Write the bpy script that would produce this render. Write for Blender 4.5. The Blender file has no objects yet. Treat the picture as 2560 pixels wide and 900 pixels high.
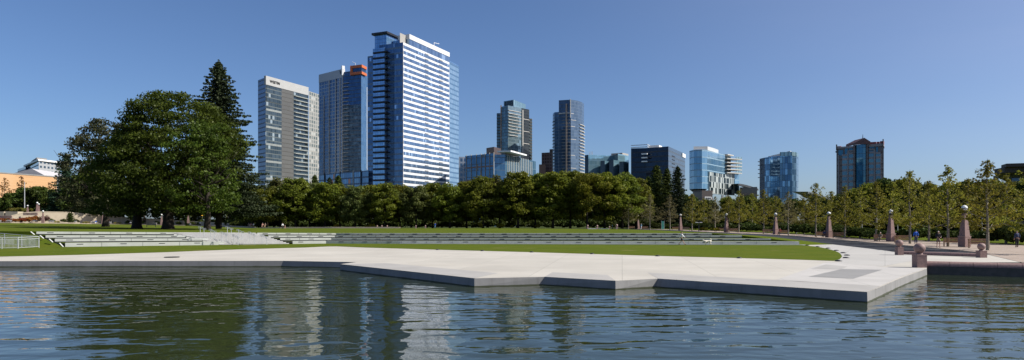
import bpy, bmesh, math, random
import numpy as np
from mathutils import Vector, Matrix
from mathutils.geometry import tessellate_polygon
R = math.radians
scene = bpy.context.scene
col = scene.collection
F, CX, HY, EYE = 1707.0, 1280.0, 558.0, 3.0
rnd = random.Random(7)

# ------------------------------------------------------------------ helpers
def W(x, y, D): return Vector(((x-CX)/F*D, D, EYE+(HY-y)/F*D))
def G(x, y, z): return W(x, y, (EYE-z)*F/(y-HY))
def lerp(a, b, t): return a+(b-a)*t

def worigin(o):
    v = Vector((0, 0, 0))
    while o: v = v+o.location; o = o.parent
    return v

def tag(o, label=None, cat=None, group=None, kind=None):
    if label: o['label'] = label
    if cat: o['category'] = cat
    if group: o['group'] = group
    if kind: o['kind'] = kind
    return o

def thing(name, label, cat, loc=(0, 0, 0), group=None, rz=0, sc=1):
    o = bpy.data.objects.new(name, None); col.objects.link(o)
    o.empty_display_size = .3
    o.location = loc; o.rotation_euler = (0, 0, rz); o.scale = (sc, sc, sc)
    return tag(o, label, cat, group)

def link(name, me, mat=None, parent=None):
    o = bpy.data.objects.new(name, me); col.objects.link(o)
    if parent: o.parent = parent
    if mat is not None:
        for m in (mat if isinstance(mat, list) else [mat]): me.materials.append(m)
    return o

def dup(root, loc=None, rz=None, sc=None, label=None, group=None):
    def cp(o, parent):
        c = o.copy(); col.objects.link(c); c.parent = parent
        for ch in list(o.children): cp(ch, c)
        return c
    r = cp(root, None)
    if loc is not None: r.location = loc
    if rz is not None: r.rotation_euler = (0, 0, rz)
    if sc is not None: r.scale = sc if hasattr(sc, '__len__') else (sc, sc, sc)
    if label: r['label'] = label
    if group: r['group'] = group
    return r

class MB:
    def __init__(s): s.v = []; s.f = []; s.m = []; s.uv = []; s.has_uv = False
    def face(s, pts, m=0, uv=None):
        n = len(s.v); s.v += [tuple(p) for p in pts]; s.f.append(tuple(range(n, n+len(pts)))); s.m.append(m)
        if uv: s.has_uv = True
        s.uv.append(uv or [(0, 0)]*len(pts))
    def raw(s, vs, fs, m=0):
        n = len(s.v); s.v += [tuple(p) for p in vs]
        for f in fs: s.f.append(tuple(i+n for i in f)); s.m.append(m); s.uv.append([(0, 0)]*len(f))
    def box(s, c, size, rz=0, m=0, top=1.0):
        hx, hy, hz = size[0]/2, size[1]/2, size[2]/2; ca, sa = math.cos(rz), math.sin(rz)
        vs = []
        for z, k in ((-hz, 1), (hz, top)):
            for x, y in ((-hx, -hy), (hx, -hy), (hx, hy), (-hx, hy)):
                x *= k; y *= k
                vs.append((c[0]+x*ca-y*sa, c[1]+x*sa+y*ca, c[2]+z))
        s.raw(vs, [(3, 2, 1, 0), (4, 5, 6, 7), (0, 1, 5, 4), (1, 2, 6, 5), (2, 3, 7, 6), (3, 0, 4, 7)], m)
    def bar(s, a, b, w, h=None, m=0):
        a, b = Vector(a), Vector(b); h = h or w; d = (b-a)
        if d.length < 1e-6: return
        d.normalize(); up = Vector((0, 0, 1)) if abs(d.z) < .95 else Vector((1, 0, 0))
        u = d.cross(up).normalized(); w2 = u.cross(d).normalized()
        vs = [p+u*sx*w/2+w2*sy*h/2 for p in (a, b) for sx, sy in ((-1, -1), (1, -1), (1, 1), (-1, 1))]
        s.raw(vs, [(3, 2, 1, 0), (4, 5, 6, 7), (0, 1, 5, 4), (1, 2, 6, 5), (2, 3, 7, 6), (3, 0, 4, 7)], m)
    def tube(s, pts, rad, n=7, m=0):
        pts = [Vector(p) for p in pts]; rings = []
        for i, p in enumerate(pts):
            d = (pts[min(i+1, len(pts)-1)]-pts[max(i-1, 0)]).normalized()
            up = Vector((0, 0, 1)) if abs(d.z) < .9 else Vector((1, 0, 0))
            u = d.cross(up).normalized(); w = u.cross(d).normalized()
            r = rad[i] if hasattr(rad, '__len__') else rad
            rings.append([p+(u*math.cos(2*math.pi*k/n)+w*math.sin(2*math.pi*k/n))*r for k in range(n)])
        vs = [v for r_ in rings for v in r_]; fs = []
        for i in range(len(rings)-1):
            for k in range(n): fs.append((i*n+k, i*n+(k+1) % n, (i+1)*n+(k+1) % n, (i+1)*n+k))
        fs.append(tuple(range(n-1, -1, -1))); fs.append(tuple((len(rings)-1)*n+k for k in range(n)))
        s.raw(vs, fs, m)
    def lathe(s, prof, n=20, c=(0, 0, 0), m=0, sx=1, sy=1):
        vs = []; fs = []
        for r, z in prof:
            for k in range(n):
                a = 2*math.pi*k/n; vs.append((c[0]+r*math.cos(a)*sx, c[1]+r*math.sin(a)*sy, c[2]+z))
        for i in range(len(prof)-1):
            for k in range(n): fs.append((i*n+k, i*n+(k+1) % n, (i+1)*n+(k+1) % n, (i+1)*n+k))
        fs.append(tuple(range(n-1, -1, -1))); fs.append(tuple((len(prof)-1)*n+k for k in range(n)))
        s.raw(vs, fs, m)
    def prism(s, poly, z0, z1, m=0, mt=None, uv=False):
        """poly: list of XY in counter-clockwise order; z0/z1 numbers"""
        n = len(poly); u = 0
        for i in range(n):
            a, b = poly[i], poly[(i+1) % n]; L = math.hypot(b[0]-a[0], b[1]-a[1])
            mm = m[i % len(m)] if isinstance(m, (list, tuple)) else m
            s.face([(a[0], a[1], z0), (b[0], b[1], z0), (b[0], b[1], z1), (a[0], a[1], z1)], mm,
                   [(u, z0), (u+L, z0), (u+L, z1), (u, z1)] if uv else None); u += L
        mt_ = mt if mt is not None else (m[0] if isinstance(m, (list, tuple)) else m)
        s.poly([(p[0], p[1], z1) for p in poly], mt_)
        s.poly([(p[0], p[1], z0) for p in poly], mt_, flip=True)
    def poly(s, pts, m=0, flip=False):
        pts = [Vector(p) for p in pts]
        tris = tessellate_polygon([[Vector((p.x, p.y, 0)) for p in pts]])
        for t in tris:
            a, b, c = (pts[i] for i in t)
            nz = (b-a).cross(c-a).z
            if (nz < 0) != flip: a, c = c, a
            s.face([a, b, c], m)
    def loft(s, rows, m=0):
        """rows: list of equal length point lists"""
        n = len(rows[0]); vs = [p for r_ in rows for p in r_]; fs = []
        for i in range(len(rows)-1):
            for k in range(n-1): fs.append((i*n+k, i*n+k+1, (i+1)*n+k+1, (i+1)*n+k))
        s.raw(vs, fs, m)
    def build(s, name, mat, parent=None, world=True, smooth=False):
        me = bpy.data.meshes.new(name)
        v = s.v
        if parent is not None and world:
            o = worigin(parent); v = [(p[0]-o.x, p[1]-o.y, p[2]-o.z) for p in v]
        me.from_pydata(v, [], s.f)
        mats = mat if isinstance(mat, list) else [mat]
        for x in mats: me.materials.append(x)
        if len(mats) > 1: me.polygons.foreach_set('material_index', s.m)
        if s.has_uv:
            uvl = me.uv_layers.new(name='UVMap'); uvl.data.foreach_set('uv', [c for f in s.uv for p in f for c in p])
        if smooth: me.polygons.foreach_set('use_smooth', [True]*len(me.polygons))
        me.update()
        return link(name, me, None, parent)

def resample(pts, n):
    pts = [Vector(p) for p in pts]
    L = [0]
    for a, b in zip(pts, pts[1:]): L.append(L[-1]+(b-a).length)
    out = []
    for i in range(n):
        t = L[-1]*i/(n-1); k = 0
        while k < len(L)-2 and L[k+1] < t: k += 1
        out.append(pts[k].lerp(pts[k+1], (t-L[k])/max(1e-9, L[k+1]-L[k])))
    return out

# ------------------------------------------------------------------ materials
class NT:
    def __init__(s, name):
        s.mat = bpy.data.materials.new(name); s.mat.use_nodes = True; s.t = s.mat.node_tree; s.t.nodes.clear()
    def n(s, typ, **kw):
        nd = s.t.nodes.new(typ)
        for k, v in kw.items(): setattr(nd, k, v)
        return nd
    def l(s, a, b): s.t.links.new(a, b)
    def val(s, sock, v):
        if hasattr(v, 'is_output') or isinstance(v, bpy.types.NodeSocket): s.l(v, sock)
        else: sock.default_value = v
    def math(s, op, a, b=0.0, c=None):
        nd = s.n('ShaderNodeMath', operation=op); s.val(nd.inputs[0], a); s.val(nd.inputs[1], b)
        if c is not None: s.val(nd.inputs[2], c)
        return nd.outputs[0]
    def mix(s, f, a, b):
        nd = s.n('ShaderNodeMix', data_type='RGBA'); s.val(nd.inputs[0], f)
        s.val(nd.inputs[6], a if not isinstance(a, tuple) else (*a[:3], 1)); s.val(nd.inputs[7], b if not isinstance(b, tuple) else (*b[:3], 1))
        return nd.outputs[2]
    def mixf(s, f, a, b):
        nd = s.n('ShaderNodeMix', data_type='FLOAT'); s.val(nd.inputs[0], f); s.val(nd.inputs[2], a); s.val(nd.inputs[3], b)
        return nd.outputs[0]
    def noise(s, scale, detail=3, vec=None, rough=.5, dist=0):
        nd = s.n('ShaderNodeTexNoise'); nd.inputs['Scale'].default_value = scale; nd.inputs['Detail'].default_value = detail
        nd.inputs['Roughness'].default_value = rough; nd.inputs['Distortion'].default_value = dist
        if vec is not None: s.l(vec, nd.inputs['Vector'])
        return nd.outputs[0]
    def coord(s, k='Object', scale=None):
        tc = s.n('ShaderNodeTexCoord').outputs[k]
        if scale is None: return tc
        mp = s.n('ShaderNodeMapping'); mp.inputs['Scale'].default_value = scale; s.l(tc, mp.inputs[0]); return mp.outputs[0]
    def ramp(s, fac, stops):
        nd = s.n('ShaderNodeValToRGB'); s.l(fac, nd.inputs[0]); e = nd.color_ramp.elements
        while len(e) < len(stops): e.new(.5)
        for el, (p, c) in zip(e, stops): el.position = p; el.color = (*c[:3], 1) if isinstance(c, tuple) else (c, c, c, 1)
        return nd.outputs[0]
    def principled(s, base, rough=.6, metal=0, spec=.5, bump=None, bstr=.3, bdist=.02, normal=None, coat=0):
        p = s.n('ShaderNodeBsdfPrincipled')
        s.val(p.inputs['Base Color'], base if not isinstance(base, tuple) else (*base[:3], 1)); s.val(p.inputs['Roughness'], rough)
        s.val(p.inputs['Metallic'], metal); s.val(p.inputs['Specular IOR Level'], spec)
        if coat: p.inputs['Coat Weight'].default_value = coat
        if bump is not None:
            b = s.n('ShaderNodeBump'); b.inputs['Strength'].default_value = bstr; b.inputs['Distance'].default_value = bdist
            s.l(bump, b.inputs['Height']); s.l(b.outputs[0], p.inputs['Normal'])
        if normal is not None: s.l(normal, p.inputs['Normal'])
        o = s.n('ShaderNodeOutputMaterial'); s.l(p.outputs[0], o.inputs[0]); s.p = p
        return s.mat

def plain(name, c, rough=.6, metal=0, var=.15, scale=3.0, spec=.5, bstr=.15):
    t = NT(name); nz = t.noise(scale, 5, t.coord('Object'))
    f = t.ramp(nz, [(.3, 0.0), (.7, 1.0)])
    base = t.mix(f, tuple(x*(1-var) for x in c), tuple(min(1, x*(1+var)) for x in c))
    return t.principled(base, rough, metal, spec, nz, bstr, .01)

def concrete(name, c, scale=.6, joints=None, var=.1, stain=.25):
    t = NT(name); oc = t.coord('Object')
    n1 = t.noise(scale, 6, oc, .6); n2 = t.noise(scale*.17, 4, oc, .6); n3 = t.noise(scale*25, 3, oc)
    b = t.mix(t.ramp(n1, [(.35, 0.), (.65, 1.)]), tuple(x*(1-var) for x in c), tuple(min(1, x*(1+var*.7)) for x in c))
    b = t.mix(t.math('MULTIPLY', t.ramp(n2, [(.5, 0.), (.72, 1.)]), stain), b, tuple(x*.62 for x in c))
    b = t.mix(t.math('MULTIPLY', n3, .12), b, tuple(x*.5 for x in c))
    if joints:
        n5 = t.noise(.5, 6, t.coord('Object', (.22, 1.5, 1)), .65); b = t.mix(t.math('MULTIPLY', t.ramp(n5, [(.5, 0.), (.68, 1.)]), .22), b, (c[0]*.78, c[1]*.72, c[2]*.66))
        br = t.n('ShaderNodeTexBrick'); br.offset = 0; br.inputs['Color1'].default_value = (1, 1, 1, 1); br.inputs['Color2'].default_value = (.93, .93, .93, 1)
        br.inputs['Mortar'].default_value = (.6, .6, .6, 1); br.inputs['Scale'].default_value = 1
        br.inputs['Mortar Size'].default_value = .012; br.inputs['Brick Width'].default_value = joints[0]; br.inputs['Row Height'].default_value = joints[1]
        mp = t.n('ShaderNodeMapping'); mp.inputs['Rotation'].default_value = (0, 0, joints[2]); t.l(oc, mp.inputs[0]); t.l(mp.outputs[0], br.inputs['Vector'])
        m = t.n('ShaderNodeMix', data_type='RGBA', blend_type='MULTIPLY'); m.inputs[0].default_value = 1; t.l(b, m.inputs[6]); t.l(br.outputs[0], m.inputs[7]); b = m.outputs[2]
    return t.principled(b, .85, 0, .3, n3, .2, .01)

def facade(name, gA, gB, span=None, frame=None, pw=1.5, fh=3.6, sf=.3, mw=.06, metal=.55, tilt=.02, off=0.0, bright=None, bp=.06, srough=.5, v2=None):
    """curtain wall read from UVs in metres: panes of random reflectance, spandrel strips and mullions"""
    t = NT(name); uv = t.coord('UV'); sp = t.n('ShaderNodeSeparateXYZ'); t.l(uv, sp.inputs[0])
    u = t.math('DIVIDE', sp.outputs[0], pw); v = t.math('DIVIDE', t.math('ADD', sp.outputs[1], off), fh)
    fu, fv = t.math('FRACT', u), t.math('FRACT', v); iu, iv = t.math('FLOOR', u), t.math('FLOOR', v)
    cb = t.n('ShaderNodeCombineXYZ'); t.l(iu, cb.inputs[0]); t.l(iv, cb.inputs[1])
    wn = t.n('ShaderNodeTexWhiteNoise', noise_dimensions='3D'); t.l(cb.outputs[0], wn.inputs['Vector'])
    glass = t.mix(wn.outputs['Value'], gA, gB)
    if bright:
        k = t.math('GREATER_THAN', t.math('FRACT', t.math('MULTIPLY', wn.outputs['Value'], 7.31)), 1-bp)
        glass = t.mix(k, glass, bright)
    sm = t.math('LESS_THAN', fv, sf) if span else 0.0
    mm = t.math('LESS_THAN', fu, mw) if frame else 0.0
    base = glass; solid = None
    if span: base = t.mix(sm, base, span); solid = sm
    if frame:
        base = t.mix(mm, base, frame); solid = t.math('MAXIMUM', sm, mm) if span else mm
    if v2:   # thin horizontal transom
        tm = t.math('LESS_THAN', t.math('ABSOLUTE', t.math('SUBTRACT', fv, v2[0])), v2[1]); base = t.mix(tm, base, frame or span); solid = t.math('MAXIMUM', solid, tm) if solid else tm
    metalv = t.mixf(solid, metal, 0.0) if solid is not None else metal
    rough = t.mixf(solid, .06, srough) if solid is not None else .06
    geo = t.n('ShaderNodeNewGeometry'); c2 = t.n('ShaderNodeVectorMath', operation='SUBTRACT'); t.l(wn.outputs['Color'], c2.inputs[0]); c2.inputs[1].default_value = (.5, .5, .5)
    sc = t.n('ShaderNodeVectorMath', operation='SCALE'); t.l(c2.outputs[0], sc.inputs[0]); sc.inputs[3].default_value = tilt
    ad = t.n('ShaderNodeVectorMath', operation='ADD'); t.l(geo.outputs['Normal'], ad.inputs[0]); t.l(sc.outputs[0], ad.inputs[1])
    nm = t.n('ShaderNodeVectorMath', operation='NORMALIZE'); t.l(ad.outputs[0], nm.inputs[0])
    return t.principled(base, rough, metalv, .6, normal=nm.outputs[0])

def leafmat(name, cA, cB, cC=None, trans=.35):
    t = NT(name); g = t.n('ShaderNodeNewGeometry')
    nz = t.noise(.35, 3, t.coord('Object'))
    b = t.mix(g.outputs['Random Per Island'], cA, cB)
    if cC: b = t.mix(t.ramp(nz, [(.45, 0.), (.68, 1.)]), b, cC)
    oi = t.n('ShaderNodeObjectInfo')
    hs = t.n('ShaderNodeHueSaturation'); t.l(b, hs.inputs['Color'])
    t.l(t.math('ADD', t.math('MULTIPLY', oi.outputs['Random'], .035), .4825), hs.inputs['Hue'])
    t.l(t.math('ADD', t.math('MULTIPLY', oi.outputs['Random'], .4), .8), hs.inputs['Value'])
    d = t.n('ShaderNodeBsdfDiffuse'); tr = t.n('ShaderNodeBsdfTranslucent'); t.l(hs.outputs[0], d.inputs[0]); t.l(hs.outputs[0], tr.inputs[0])
    gl = t.n('ShaderNodeBsdfGlossy'); gl.inputs['Roughness'].default_value = .45; gl.inputs[0].default_value = (.5, .5, .45, 1)
    m = t.n('ShaderNodeMixShader'); m.inputs[0].default_value = trans; t.l(d.outputs[0], m.inputs[1]); t.l(tr.outputs[0], m.inputs[2])
    m2 = t.n('ShaderNodeMixShader'); m2.inputs[0].default_value = .015; t.l(m.outputs[0], m2.inputs[1]); t.l(gl.outputs[0], m2.inputs[2])
    o = t.n('ShaderNodeOutputMaterial'); t.l(m2.outputs[0], o.inputs[0]); return t.mat

def grassmat(name, a, b, dry):
    t = NT(name); oc = t.coord('Object'); sx = t.coord('Object', (.25, 1.2, 1))
    n1 = t.noise(.35, 5, oc, .6); n2 = t.noise(1.3, 3, sx); n3 = t.noise(14, 3, oc)
    c = t.mix(t.ramp(n1, [(.35, 0.), (.65, 1.)]), a, b)
    c = t.mix(t.math('MULTIPLY', t.ramp(n2, [(.42, 0.), (.75, 1.)]), .6), c, dry)
    c = t.mix(t.math('MULTIPLY', t.ramp(n3, [(.4, 0.), (.6, 1.)]), .35), c, tuple(x*.5 for x in a))
    n4 = t.noise(.22, 4, oc, .5)
    c = t.mix(t.math('MULTIPLY', t.ramp(n4, [(.66, 0.), (.72, 1.)]), .55), c, (.2, .17, .07))
    return t.principled(c, .95, 0, .03, n3, .8, .05)

M = {}
M['concrete'] = concrete('pale_concrete', (.475, .446, .388), .22, (4.5, 4.5, .16), .09, .24)
M['conc_grey'] = concrete('grey_concrete', (.36, .345, .32), .6, None, .08, .15)
M['conc_dark'] = concrete('dark_concrete', (.25, .245, .235), .6, None, .08, .12)
M['conc_wall'] = concrete('pond_wall_concrete', (.24, .235, .23), .8, None, .12, .3)
M['conc_step'] = concrete('terrace_concrete', (.50, .51, .47), .7, None, .08, .12)
M['conc_stair'] = concrete('stair_concrete', (.58, .57, .54), .7, None, .08, .1)
M['conc_tan'] = concrete('tan_concrete', (.46, .39, .29), .5, None, .1, .2)
M['paver'] = concrete('tan_pavers', (.36, .29, .235), .7, (.9, .45, .3), .12, .2)
M['grass'] = grassmat('lawn_grass', (.070, .104, .010), (.094, .124, .012), (.135, .130, .022))
M['ground'] = grassmat('rough_ground', (.03, .05, .012), (.05, .06, .02), (.07, .07, .03))
M['basalt_shade'] = plain('basalt_with_tree_shade', (.022, .023, .026), .75, 0, .5, .8, .2)
M['granite'] = plain('red_granite', (.225, .140, .125), .65, 0, .22, 9)
M['granite_light'] = plain('pink_granite', (.36, .245, .215), .55, 0, .18, 9)
M['white'] = plain('white_paint', (.78, .78, .76), .5, 0, .05)
M['steel'] = plain('galvanised_steel', (.50, .51, .52), .45, .25, .1)
M['dark_steel'] = plain('dark_steel', (.05, .055, .06), .4, .5, .2)
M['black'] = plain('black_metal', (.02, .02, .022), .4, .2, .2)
M['wood'] = plain('bench_teak', (.38, .235, .135), .65, 0, .25, 12)
M['wood_grey'] = plain('weathered_bench', (.42, .40, .38), .7, 0, .15, 12)
M['bark'] = plain('dark_bark', (.035, .028, .022), .9, 0, .4, 6, .2, .6)
M['bark_pale'] = plain('pale_bark', (.24, .21, .165), .85, 0, .35, 10, .2, .4)
M['orange'] = plain('orange_paint', (.52, .13, .035), .5, 0, .08)
M['red_orange'] = plain('red_orange_panel', (.85, .09, .02), .5, 0, .08)
M['yellow'] = plain('yellow_panel', (.80, .42, .02), .5, 0, .06)
M['teal'] = plain('teal_panel', (.05, .25, .21), .4, 0, .15)
M['skin'] = plain('skin', (.48, .27, .19), .55, 0, .05)
M['hair_dark'] = plain('dark_hair', (.025, .018, .015), .7, 0, .2)
M['hair_grey'] = plain('grey_hair', (.45, .43, .42), .7, 0, .2)
M['cloth_white'] = plain('white_cloth', (.75, .75, .76), .8, 0, .05)
M['cloth_blue'] = plain('blue_cloth', (.02, .12, .55), .8, 0, .1)
M['cloth_navy'] = plain('navy_cloth', (.03, .045, .10), .8, 0, .1)
M['cloth_black'] = plain('black_cloth', (.018, .018, .022), .8, 0, .2)
M['cloth_khaki'] = plain('khaki_cloth', (.22, .17, .12), .8, 0, .1)
M['cloth_red'] = plain('red_cloth', (.6, .02, .04), .8, 0, .1)
M['cloth_sky'] = plain('pale_blue_cloth', (.25, .5, .65), .8, 0, .1)
M['cloth_pink'] = plain('pink_cloth', (.6, .3, .25), .8, 0, .1)
M['dog'] = plain('cream_fur', (.72, .66, .54), .9, 0, .12, 20, .2, .5)
M['rubber'] = plain('rubber', (.02, .02, .02), .8)
M['carpaint'] = plain('dark_blue_car_paint', (.02, .035, .09), .2, .4, .05)
M['carglass'] = plain('car_glass', (.02, .025, .03), .08, 0, .05)
def globe_mat():
    t = NT('frosted_globe'); return t.principled((.82, .82, .80), .25, 0, .5)
M['globe'] = globe_mat()

# water
def water_mat():
    t = NT('pond_water'); a = t.coord('Object', (.70, 1.6, 1)); b = t.coord('Object', (1, 1.3, 1))
    n1 = t.noise(.62, 1, a, .45, .3); n2 = t.noise(1.9, 1, b, .5, .4); n3 = t.noise(6.0, 1, b, .5)
    gust = t.ramp(t.noise(.10, 2, t.coord('Object')), [(.3, .55), (.7, 1.25)])
    h = t.math('ADD', t.math('MULTIPLY', n1, .066), t.math('ADD', t.math('MULTIPLY', n2, .014), t.math('MULTIPLY', n3, .0007)))
    h = t.math('MULTIPLY', h, gust)
    m = t.principled((.024, .032, .013), .015, 0, .5, h, 1.0, 1.0)
    t.p.inputs['IOR'].default_value = 1.33
    t.p.inputs['Specular IOR Level'].default_value = .5
    return m
M['water'] = water_mat()

L_elm = leafmat('elm_leaves', (.048, .082, .011), (.085, .118, .016), (.034, .056, .011))
L_row = leafmat('linden_leaves', (.120, .145, .016), (.185, .20, .026), (.075, .095, .014), .45)
L_young = leafmat('plane_leaves', (.15, .155, .02), (.27, .24, .035), (.10, .105, .018), .48)
L_grey = leafmat('olive_grey_leaves', (.17, .16, .065), (.24, .21, .085), (.12, .12, .05), .4)
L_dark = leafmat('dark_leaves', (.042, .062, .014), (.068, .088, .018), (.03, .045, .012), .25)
L_con = leafmat('conifer_needles', (.030, .046, .022), (.050, .066, .028), (.024, .038, .02), .1)
L_cedar = leafmat('cedar_needles', (.06, .085, .018), (.09, .11, .025), (.035, .055, .016), .2)
L_blue = leafmat('blue_green_needles', (.022, .046, .024), (.035, .062, .032), None, .1)
L_purple = leafmat('purple_leaves', (.06, .03, .03), (.10, .05, .045), None, .2)
L_red = leafmat('red_flowering_leaves', (.10, .035, .012), (.30, .06, .02), (.05, .06, .015), .2)
L_yel = leafmat('yellow_leaves', (.25, .22, .02), (.40, .30, .03), None, .4)

# ------------------------------------------------------------------ foliage generators
def leaf_cloud(centres, radii, zs, per, leaf, seed, shell=.45, up=.25):
    """diamond leaves spread through flattened clumps -> vertex, face arrays"""
    rg = np.random.default_rng(seed); P = []; N = []
    for c, r, z, k in zip(centres, radii, zs, per):
        k = int(k)
        d = rg.normal(size=(k, 3)); d /= np.linalg.norm(d, axis=1)[:, None]
        rad = r*(shell+(1.08-shell)*rg.random(k)**.6)
        off = d*rad[:, None]; off[:, 2] *= z
        P.append(np.array(c)+off); n = d+rg.normal(size=(k, 3))*.75; n[:, 2] += up; N.append(n)
    P = np.concatenate(P); N = np.concatenate(N); N /= np.linalg.norm(N, axis=1)[:, None]; k = len(P)
    a = rg.normal(size=(k, 3)); u = np.cross(N, a); u /= np.linalg.norm(u, axis=1)[:, None]; w = np.cross(N, u)
    s = leaf*(.55+.8*rg.random(k))[:, None]
    v = np.stack([P+u*s, P+w*s*.62+N*s*.12, P-u*s, P-w*s*.62+N*s*.12], 1).reshape(-1, 3)
    return v

def cloud_mesh(name, v, mat):
    n = len(v)//4; me = bpy.data.meshes.new(name)
    me.vertices.add(len(v)); me.vertices.foreach_set('co', v.astype(np.float32).ravel())
    me.loops.add(4*n); me.loops.foreach_set('vertex_index', np.arange(4*n, dtype=np.int32))
    me.polygons.add(n); me.polygons.foreach_set('loop_start', np.arange(0, 4*n, 4, dtype=np.int32))
    me.polygons.foreach_set('loop_total', np.full(n, 4, dtype=np.int32)); me.update(); me.validate()
    me.materials.append(mat); return me

def trunk_mesh(name, h, r, branches, mat, seed, lean=.0, top=.85, n=8):
    rg = random.Random(seed); m = MB(); pts = []; rad = []
    for i in range(8):
        t = i/7; pts.append((lean*t*h+math.sin(t*5+seed)*r*.35, math.cos(t*4+seed)*r*.3, h*top*t)); rad.append(r*(1.35 if i == 0 else 1)*(1-.82*t)+.01)
    m.tube(pts, rad, n)
    for (t0, az, el, L, rr) in branches:
        i = t0*7; k = int(min(6, i)); a = Vector(pts[k]).lerp(Vector(pts[k+1]), i-k)
        d = Vector((math.cos(az)*math.cos(el), math.sin(az)*math.cos(el), math.sin(el)))
        b = [a]; rs = [rr]
        for j in range(1, 5):
            b.append(a+d*L*j/4+Vector((rg.uniform(-.05, .05)*L, rg.uniform(-.05, .05)*L, .03*L*j/4*j))); rs.append(rr*(1-.8*j/4)+.006)
        m.tube(b, rs, 5)
        for q in range(2):
            d2 = (d+Vector((rg.uniform(-.7, .7), rg.uniform(-.7, .7), rg.uniform(-.1, .5)))).normalized()
            a2 = b[2+q]; m.tube([a2, a2+d2*L*.25, a2+d2*L*.5+Vector((0, 0, .05*L))], [rr*.4, rr*.25, rr*.08+.004], 4)
    me = bpy.data.meshes.new(name); me.from_pydata(m.v, [], m.f); me.materials.append(mat)
    me.polygons.foreach_set('use_smooth', [True]*len(me.polygons)); return me

def round_tree(seed, h, r, base, leafm, leaf=.3, dens=1.0, bark=None, tr=.28, nclump=70, flat=.6, power=1.0, crown_top=1.0):
    """returns (crown mesh, trunk mesh): uneven broad crown from base to h, radius r"""
    rg = np.random.default_rng(seed); C = []; RR = []; Z = []; K = []
    lobes = [(rg.uniform(0, 6.28), rg.uniform(.75, 1.15), rg.uniform(.2, .9)) for _ in range(6)]
    for i in range(nclump):
        t = rg.random()**.85; az = rg.uniform(0, 6.283)
        prof = math.sqrt(max(0., 1-((t-.42)/.62)**2)) if t > .42 else math.sqrt(max(.0, 1-((.42-t)/.56)**2))
        bulge = 1+sum(.16*math.cos(az-a)*math.exp(-((t-z0)/.25)**2)*s for a, s, z0 in lobes)
        q = (.55+.45*rg.random()**.5) if rg.random() < .82 else rg.random()*.6
        rad = r*prof**power*bulge*q*.88
        cr = r*rg.uniform(.17, .32)
        C.append((rad*math.cos(az), rad*math.sin(az), base+(h-base)*(t*.94+.02))); RR.append(cr); Z.append(flat*rg.uniform(.8, 1.25)); K.append(dens*26*(cr/leaf)**1.6*.33)
    v = leaf_cloud(C, RR, Z, K, leaf, seed)
    br = [(rg.uniform(.3, .8), rg.uniform(0, 6.283), rg.uniform(.3, .9), r*rg.uniform(.6, .95), tr*rg.uniform(.3, .5)) for _ in range(9)]
    return cloud_mesh('crown', v, leafm), trunk_mesh('trunk', h, tr, br, bark or M['bark'], seed)

def conifer(seed, h, r, base, leafm, leaf=.3, dens=1.0, tiers=26, droop=.25, power=.85, bark=None, tr=.3):
    rg = np.random.default_rng(seed); C = []; RR = []; Z = []; K = []
    m = MB(); m.tube([(0, 0, 0), (0, 0, h*.5), (0, 0, h)], [tr, tr*.6, .03], 8)
    nbr = tiers*13; sect = [rg.uniform(.72, 1.18) for _ in range(9)]
    for i in range(nbr):
        t = ((i+rg.random())/nbr)**1.12; z = base+(h-base)*t*.985; az = i*2.39996+rg.uniform(-.35, .35)
        L = r*(1-t)**power*rg.uniform(.55, 1.15)*sect[int(az/0.6981) % 9]*(1+.12*math.sin(t*31+az))+.12
        if i % 5 == 0: m.tube([(0, 0, z), (L*.5*math.cos(az), L*.5*math.sin(az), z-droop*L*.25), (L*math.cos(az), L*math.sin(az), z-droop*L*.35)], [.055, .035, .01], 4)
        for q in np.linspace(.2, 1, max(3, int(L/(leaf*1.7)))):
            C.append((L*q*math.cos(az)+rg.normal()*.12, L*q*math.sin(az)+rg.normal()*.12, z-droop*L*q*.8+droop*.45*L*q*q)); RR.append(max(.16, leaf*1.8*(1.15-q*.38)*(1-.45*t))); Z.append(.42); K.append(max(4, dens*10*(1.1-.25*q)))
    C.append((0, 0, h-.3)); RR.append(.22); Z.append(2.6); K.append(16)
    v = leaf_cloud(C, RR, Z, K, leaf*.6, seed, up=.1)
    me = bpy.data.meshes.new('trunk'); me.from_pydata(m.v, [], m.f); me.materials.append(bark or M['bark'])
    return cloud_mesh('crown', v, leafm), me

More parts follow.
